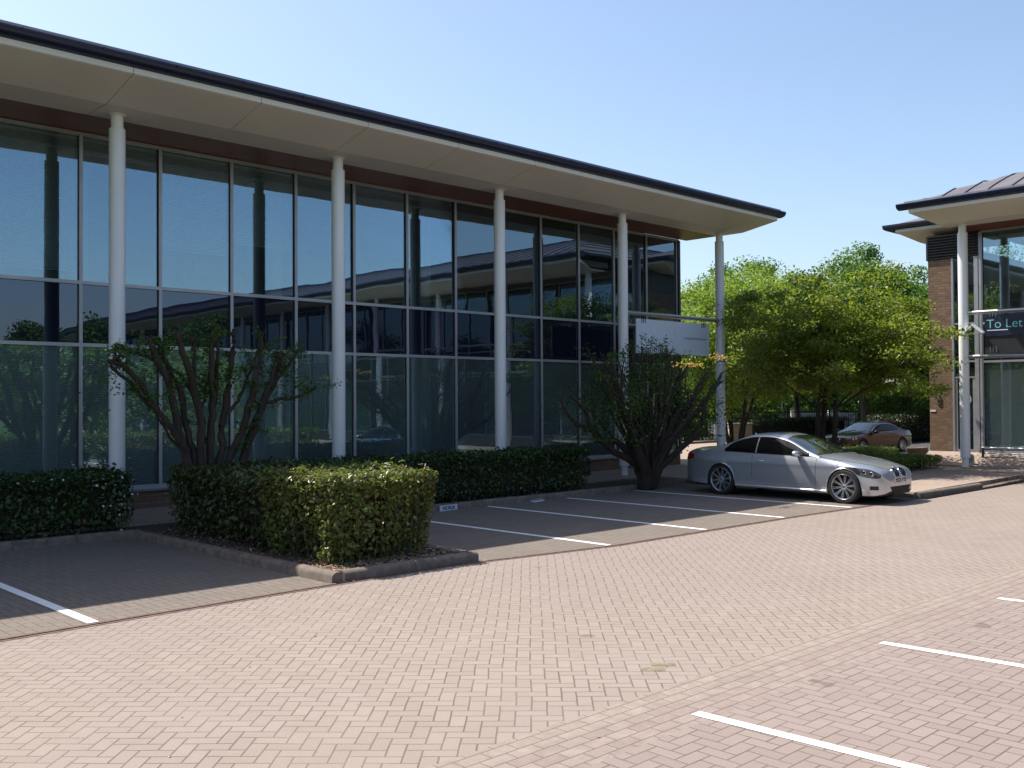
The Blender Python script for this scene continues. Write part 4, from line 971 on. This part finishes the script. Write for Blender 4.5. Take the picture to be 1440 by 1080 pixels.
    for sd in (1,-1):
        pts = []; pb = []
        for s in np.linspace(D['side'][0][0], D['side'][-1][1], 44):
            zr, zb, wb, ze, we = cab(s); a = zb+.03; b = max(a+.004, min(ze-.03, D['dlo'](s))+.006)
            for z, lst in ((b, pts), (a-.004, pb)):
                t = (z-zb)/max(.01, ze-zb); lst.append((X(s), sd*(we*t+wb*(1-t)+.018*math.sin(min(1,t)*math.pi)+.008)*sy, z*sz))
        g.tube(pts, .007, 5); g.tube(pb, .007, 5)
    g.build('window_trim', M[D.get('wtrim','trim')], root, smooth=True)
    # windscreen and rear glass
    def top(frac):
        def fn(s, w):
            v = 2-abs(w)*frac; y, z = cabpt(s, max(1.06, v)); return (X(s)+.004, math.copysign(y, w), z+.007)
        return fn
    a, b = D['screen']; patch('windscreen', M['screen'], top(.93), np.linspace(a, b, 20), np.linspace(-1,1,21), sides=(0,))
    a, b = D['rear']; patch('rear_window', M['autoglass'], top(.90), np.linspace(a, b, 16), np.linspace(-1,1,21), sides=(0,))
    # lamps on the body surface
    def bs(zl, zh, o=.006):
        def fn(s, w): z = zl(s)+(zh(s)-zl(s))*w; return (X(s)+ (.004 if s < 1 else -.004), ysurf(s, z)+o, z)
        return fn
    hl = D['head']; h0, h1 = hl[0][0], hl[-1][0]; f1 = sm([(a, b) for a, b, c in hl]); f2 = sm([(a, c) for a, b, c in hl])
    o = patch('headlight', M['lens'], bs(f1, f2), np.linspace(h0, h1, 22), np.linspace(0,1,7))
    patch('lamp_surround', M['trim'], bs(lambda s: f1(s)-.012, lambda s: f2(s)+.008, .003), np.linspace(h0-.01, h1+.02, 22), np.linspace(0,1,7))
    g = MB()
    for sd in (1,-1):
        for sq, rq in ((h0+.14,.052),(h0+.27,.045)):
            zq = (f1(sq)+f2(sq))/2; y0 = ysurf(sq, zq)
            g.lathe([(0,.012),(rq*.8,.010),(rq,.0)], 14, (0,0,0), 'y')
            nv = 14*3; 
            for q in range(nv):
                vx, vy, vz = g.v[-nv+q]; g.v[-nv+q] = (X(sq)+vx, sd*((y0+.005)*sy+vy), zq*sz+vz)
    g.build('projector', M['chrome'], o, smooth=True)
    tl = D['tail']; f1t = sm([(a, b) for a, b, c in tl]); f2t = sm([(a, c) for a, b, c in tl])
    patch('tail_light', M['red'], bs(f1t, f2t), np.linspace(tl[0][0], tl[-1][0], 12), np.linspace(0,1,6))
    # fog recess
    fa, fb, za, zb_ = D['fog']
    patch('fog_light', M['trim'], bs(lambda s: za, lambda s: zb_, .005), np.linspace(fa, fb, 10), np.linspace(0,1,5))
    # panel gaps
    g = MB()
    for sd in (1,-1):
        for s_, z0, z1 in D['gaps']:
            zz = np.linspace(z0, z1, 12); g.tube([(X(s_+ (.03*(z1-z)/(z1-z0) if s_ < 2 else 0)), sd*(ysurf(s_, z)-.0015)*sy, z*sz) for z in zz], .005, 4)
        for a, b, z in D['lines']: g.tube([(X(s), sd*(ysurf(s, z)-.002)*sy, z*sz) for s in np.linspace(a, b, 24)], .004, 4)
        g.tube([(X(s), sd*interp(D['bonnet'], s)*sy, (deck(s)-(deck(s)-shz(s))*(interp(D['bonnet'], s)/max(.1,ysurf(s,shz(s))))**2.6+.001)*sz) for s in np.linspace(D['bonnet'][0][0], D['bonnet'][-1][0], 24)], .004, 4)
    g.build('panel_gap', M['trim'], body)
    # side skirt, arch lips, underside
    for sd in (1,-1):
        g = MB()
        g.tube([(X(s), sd*(ysurf(s, bot(s)+.05)-.0)*sy, (bot(s)+.035)*sz) for s in np.linspace(wf+ra+.02, wr_-ra-.02, 20)], .026, 8)
        for c in (wf, wr_):
            g.tube([(X(c+ra*math.cos(a)), sd*(ysurf(c+ra*math.cos(a), zc/sz+ra*math.sin(a))-.002)*sy, zc+ra*math.sin(a)*sz) for a in np.linspace(.02, math.pi-.02, 30)], .011, 6)
        g.build('sill', paintm, root, smooth=True)
    g = MB(); g.box(X(L-.25), X(.25), -.62*sy, .62*sy, .17, .62); 
    for sd in (1,-1):
        for c in (wf, wr_):
            pr = [(X(c+ra*1.05*math.cos(a)), zc+ra*1.05*math.sin(a)*sz) for a in np.linspace(0, math.pi, 20)]
            g.add([(x, sd*.60*sy, z) for x, z in pr]+[(x, sd*(wid(c)-.07)*sy, z) for x, z in pr], gridfaces(2, 20))
    g.box(X(wf-ra), X(wf-ra-.3), -.7*sy, .7*sy, .17, .3); g.build('underbody', M['black'], root)
    # wheels
    def wheel(cx, sd):
        cy = (wid(wf)-.10)*sy*sd; w_ = .105; R0 = rt_
        g = MB(); rr = D['rim']
        prof = [(rr*1.0,-w_*.9),(rr*1.03,-w_),(R0*.93,-w_*1.0),(R0*.985,-w_*.8),(R0,-w_*.5),(R0,w_*.5),(R0*.985,w_*.8),(R0*.93,w_*1.0),(rr*1.03,w_),(rr*1.0,w_*.9)]
        g.lathe(prof, 44, (0,0,0), 'y'); ty = g.build('wheel', M['tyre'], root, smooth=True); ty.location = (cx, cy, R0)
        g = MB(); f = sd
        prof = [(rr*1.01,w_*.93*f),(rr*.985,w_*1.0*f),(rr*.955,w_*.92*f),(rr*.93,w_*.5*f),(rr*.90,-w_*.6*f)]
        g.lathe(prof, 40, (0,0,0), 'y')
        for k in range(D['spokes']):
            for da in (-.085, .085):
                a = 2*math.pi*k/D['spokes'] + .15; ca, sa = math.cos(a+da*.9), math.sin(a+da*.9); tx, tz = -sa, ca
                q = []
                for rad, hw, yy in ((rr*.20,.009,.58),(rr*.94,.0085,.80)):
                    for o_, dep in ((-1,0),(1,0),(1,-.25),(-1,-.25)):
                        q.append((ca*rad+tx*hw*o_, (yy+dep)*w_*f, sa*rad+tz*hw*o_))
                g.add(q, [(0,1,5,4),(1,2,6,5),(2,3,7,6),(3,0,4,7),(4,5,6,7)])
        g.lathe([(0,w_*.66*f),(rr*.13,w_*.66*f),(rr*.15,w_*.60*f),(rr*.25,w_*.56*f),(rr*.26,w_*.2*f)], 20, (0,0,0), 'y')
        g.build('rim', M['rim'], ty, smooth=True, angle=35)
        g = MB(); g.lathe([(0,-w_*.1*f),(rr*.74,-w_*.1*f),(rr*.74,-w_*.25*f)], 28, (0,0,0), 'y'); g.build('brake_disc', plain('brake_steel', (.08,.08,.085), .4, .8), ty, smooth=True)
        g = MB(); g.lathe([(0,w_*.69*f),(rr*.085,w_*.685*f),(rr*.09,w_*.66*f)], 16, (0,0,0), 'y'); g.build('hub_cap', M['blue'], ty, smooth=True)
    for c in (wf, wr_):
        for sd in (1,-1): wheel(X(c), sd)
    # mirrors
    sm_ = D['mirror']
    for sd in (1,-1):
        y0 = ysurf(sm_, gz(sm_)); c = Vector((X(sm_), sd*(y0+.12)*sy, (gz(sm_)+.075)*sz)); g = MB()
        vs = []; nu, nv_ = 14, 9
        for i in range(nu):
            for j in range(nv_):
                a = 2*math.pi*i/nu; b = math.pi*j/(nv_-1); e = .75
                fx = math.cos(b); fy = math.sin(b)*math.cos(a); fz = math.sin(b)*math.sin(a)
                p = lambda v: math.copysign(abs(v)**e, v)
                vs.append((c.x+p(fy)*.075*(1.3 if fy > 0 else .5), c.y+p(fx)*.115, c.z+p(fz)*.066))
        g.add(vs, [(i*nv_+j, ((i+1)%nu)*nv_+j, ((i+1)%nu)*nv_+j+1, i*nv_+j+1) for i in range(nu) for j in range(nv_-1)])
        mo = g.build('mirror', paintm if D.get('mpaint', True) else M['trim'], root, smooth=True, angle=80)
        g = MB(); g.tube([(X(sm_)-.0, sd*(y0-.03)*sy, gz(sm_)*sz), (c.x, c.y-sd*.03, c.z-.045)], .022, 8); g.add([(c.x-.042, c.y-.09, c.z-.05),(c.x-.042, c.y+.09, c.z-.05),(c.x-.042, c.y+.09, c.z+.045),(c.x-.042, c.y-.09, c.z+.045)], [(0,1,2,3)])
        g.build('mirror_arm', M['trim'], mo)
    # handles
    for s_, z_ in D['handles']:
        for sd in (1,-1):
            g = MB(); y = ysurf(s_, z_)*sy
            g.tube([(X(s_-.10), sd*(y+.002), z_*sz),(X(s_-.07), sd*(y+.026), z_*sz),(X(s_+.07), sd*(y+.026), z_*sz),(X(s_+.10), sd*(y+.002), z_*sz)], [.010,.013,.013,.010], 8)
            g.build('door_handle', paintm, root, smooth=True)
    # nose: grille, intake, plate
    nx = X(0)
    def nosex(z): # foremost x at height z on the centre line
        lo_, hi_ = 0, .6
        for q in range(22):
            mi = (lo_+hi_)/2
            if deck(mi) >= z: hi_ = mi
            else: lo_ = mi
        return X(hi_)
    for sd in (1,-1):
        zk, hk, wk, yk = D['kid']; g = MB(); ringp = []
        for k in range(28):
            a = 2*math.pi*k/28; p = lambda v: math.copysign(abs(v)**.62, v)
            yy = yk + p(math.cos(a))*wk; zz = zk + p(math.sin(a))*hk
            ringp.append((nosex(zz)+.010, sd*yy*sy, zz*sz))
        g.tube(ringp+[ringp[0]], .011, 6, cap=False); gr = g.build('grille', M['chrome'], root, smooth=True)
        g = MB(); cc = (sum(p[0] for p in ringp)/28+.012, sum(p[1] for p in ringp)/28, sum(p[2] for p in ringp)/28)
        g.add([cc]+[(p[0]+.001, p[1], p[2]) for p in ringp], [(0,k+1,(k+1)%28+1) for k in range(28)], 0)
        for k in range(7):
            yy = yk + (k-3)*wk*.27; g.tube([(nosex(zk-hk*.8)+.012, sd*yy*sy, (zk-hk*.85)*sz),(nosex(zk+hk*.8)+.012, sd*yy*sy, (zk+hk*.85)*sz)], .004, 4)
        g.build('grille_bars', M['black'], gr)
    iz0, iz1, iw0, iw1 = D['intake']; g = MB(); xf = nx
    g.add([(xf+.006,-iw0*sy,iz0),(xf+.006,iw0*sy,iz0),(xf+.006,iw1*sy,iz1),(xf+.006,-iw1*sy,iz1),(xf-.1,-iw0*sy,iz0),(xf-.1,iw0*sy,iz0),(xf-.1,iw1*sy,iz1),(xf-.1,-iw1*sy,iz1)], [(0,1,2,3),(0,4,5,1),(2,6,7,3),(1,5,6,2),(0,3,7,4)])
    for k in range(4): z = iz0+(iz1-iz0)*(k+.5)/4; g.box(xf+.004, xf+.012, -iw0*.95*sy, iw0*.95*sy, z-.004, z+.004)
    g.build('air_intake', M['black'], root)
    if D.get('plate'):
        px_ = max(nosex(D['pz']+.055), nx)+.012
        g = MB(); g.box(px_-.02, px_, -.27*sy, .27*sy, D['pz'], D['pz']+.12); np_ = g.build('number_plate', M['plate'], root, bevel=.003)
        text(D['plate'], .115, M['black'], np_, (px_+.002, 0, D['pz']+.02), (R(90),0,R(90)), align='CENTER', weight=.002)
        g = MB(); g.box(-px_*0+X(L)-.012, X(L)+.01, -.27*sy, .27*sy, .62, .73); g.build('rear_plate', plain('yellow_plate', (.6,.42,.03), .5), root)
    g = MB(); g.lathe([(0,.012),(.036,.010),(.04,.0)], 18, (0,0,0), 'z', 0); rx_ = D['badge']; 
    bo = g.build('badge', M['blue'], root, smooth=True); bo.location = (X(rx_), 0, deck(rx_)*sz+.002); bo.rotation_euler = (0, R(24), 0)
    g = MB(); g.tube([(.04*math.cos(a), .04*math.sin(a), .006) for a in np.linspace(0,6.283,20)], .005, 5, cap=False); g.add([(0,0,.0145),(.03,0,.0135),(.02,.02,.0135),(0,.03,.0135)], [(0,1,2,3)]); g.add([(0,0,.0145),(-.03,0,.0135),(-.02,-.02,.0135),(0,-.03,.0135)], [(0,1,2,3)])
    g.build('badge_ring', M['chrome'], bo)
    # roof fin, wipers
    g = MB(); fx = D['fin']; z0 = roofz(fx)*sz-.01
    g.add([(X(fx)+.09,0,z0),(X(fx)-.05,-.025,z0),(X(fx)-.05,.025,z0),(X(fx)-.045,0,z0+.075)], [(0,2,3),(0,3,1),(1,3,2)]); g.build('aerial', paintm, root)
    g = MB(); a = D['screen'][0]
    for y in (-.35, .15): g.tube([(X(a)+.03, y, roofz(a)*sz+.012),(X(a+.12)+.01, y+.45, roofz(a+.12)*sz+.012)], .008, 5)
    g.build('wiper', M['black'], root)
    return root
coupe = dict(L=5.0, wheels=(.80,3.84), rt=.345, rim=.262, arch=.375, spokes=10,
  deck=[(0,.55),(.02,.62),(.06,.675),(.12,.718),(.22,.76),(.5,.84),(1.0,.925),(1.42,.985),(2.0,.99),(3.6,1.0),(4.0,1.035),(4.35,1.04),(4.75,1.035),(4.88,1.0),(4.94,.90),(4.98,.72),(5.0,.5)],
  sh=[(0,.50),(.06,.60),(.12,.65),(.25,.705),(.5,.765),(1.0,.855),(1.42,.915),(2.0,.93),(3.0,.955),(3.8,.975),(4.3,.98),(4.75,.955),(4.9,.90),(4.96,.75),(5.0,.45)],
  wid=[(0,.46),(.03,.58),(.08,.68),(.16,.765),(.3,.84),(.5,.885),(.86,.925),(1.4,.935),(2.4,.935),(3.3,.94),(3.8,.948),(4.3,.93),(4.6,.885),(4.8,.82),(4.92,.73),(4.98,.62),(5.0,.52)],
  bot=[(0,.27),(.05,.22),(.3,.18),(1.3,.20),(3.4,.21),(4.5,.24),(4.9,.32),(5,.38)],
  belt=[(1.3,.90),(2.0,.915),(3.0,.94),(3.8,.96),(4.4,.98)],
  roof=[(1.38,.955),(1.6,1.06),(1.9,1.20),(2.15,1.305),(2.4,1.372),(2.7,1.405),(3.0,1.40),(3.3,1.355),(3.6,1.265),(3.9,1.150),(4.15,1.055),(4.3,1.0)],
  cab=(1.38,4.28), tumble=.52, dlo=lambda s: 1.36 if s < 3.05 else (1.36-.10*(s-3.1)-.62*(s-3.1)**2.0 if s < 3.78 else .9),
  side=[(1.62,2.93),(2.965,3.76)], screen=(1.44,2.28), rear=(3.35,4.18),
  head=[(.10,.555,.60),(.17,.545,.655),(.3,.56,.705),(.5,.61,.735),(.66,.665,.745),(.74,.715,.735)],
  tail=[(4.62,.80,.89),(4.8,.76,.91),(4.92,.75,.88),(4.96,.76,.83)], fog=(.12,.27,.30,.38),
  gaps=[(1.42,.30,.90),(3.0,.42,.92)], lines=[(1.44,3.0,.285)], bonnet=[(.16,.42),(.5,.62),(1.0,.76),(1.4,.83)],
  mirror=1.86, handles=[(2.78,.80)], kid=(.632,.082,.122,.148), intake=(.24,.36,.36,.46), plate='YK25 VTE', pz=.42, badge=.14, fin=3.45, crease=.735)
# nose cap line sits under the camera's right; the car faces -Y
make_car('silver_coupe', 'silver two door coupe parked nose out, half in sun and half in shade', None, (19.84,11.52,0), R(-90), coupe, M['silver'], (.972,1.0,1.0))
saloon = dict(L=4.3, wheels=(.76,3.36), rt=.29, rim=.205, arch=.325, spokes=9,
  deck=[(0,.54),(.03,.61),(.08,.65),(.3,.72),(.8,.79),(1.2,.83),(2.0,.85),(3.3,.88),(3.7,.92),(4.1,.90),(4.2,.80),(4.28,.6),(4.3,.45)],
  sh=[(0,.48),(.08,.59),(.3,.665),(.8,.72),(1.2,.77),(2.0,.80),(3.0,.83),(3.7,.85),(4.1,.82),(4.2,.7),(4.3,.4)],
  wid=[(0,.42),(.04,.55),(.12,.68),(.3,.76),(.7,.80),(1.4,.81),(2.8,.81),(3.6,.80),(4.0,.75),(4.2,.66),(4.3,.5)],
  bot=[(0,.24),(.1,.18),(1.2,.17),(3.0,.18),(3.9,.2),(4.3,.32)],
  belt=[(1.1,.755),(2.0,.79),(3.0,.82),(3.7,.84)],
  roof=[(1.12,.80),(1.4,.95),(1.7,1.10),(1.95,1.20),(2.3,1.25),(2.6,1.25),(2.95,1.20),(3.2,1.10),(3.45,.98),(3.65,.90)],
  cab=(1.12,3.63), tumble=.5, dlo=lambda s: 1.19 if s < 2.85 else 1.19-.9*(s-2.85)**1.5,
  side=[(1.42,2.15),(2.19,2.85),(2.87,3.2)], screen=(1.17,1.95), rear=(2.95,3.55), wtrim='chrome', mpaint=False,
  head=[(.08,.53,.575),(.2,.53,.62),(.4,.56,.66),(.6,.61,.665)], tail=[(3.95,.66,.76),(4.1,.64,.77),(4.2,.63,.72)], fog=(.1,.24,.26,.34),
  gaps=[(1.25,.28,.76),(2.17,.28,.80),(2.95,.4,.80)], lines=[(1.3,2.95,.25)], bonnet=[(.15,.38),(.6,.55),(1.15,.66)],
  mirror=1.48, handles=[(2.03,.70),(2.82,.72)], kid=(.55,.075,.13,.15), intake=(.22,.32,.34,.42), badge=.14, fin=2.95, crease=.64)
make_car('brown_saloon', 'dark brown four door saloon parked in front of the railings', None, (38.3,18.9,-.02), R(171), saloon, M['brown'])

# ------------------------------------------------------------ report
print('objects', len(bpy.data.objects), 'faces', sum(len(m.polygons) for m in bpy.data.meshes))
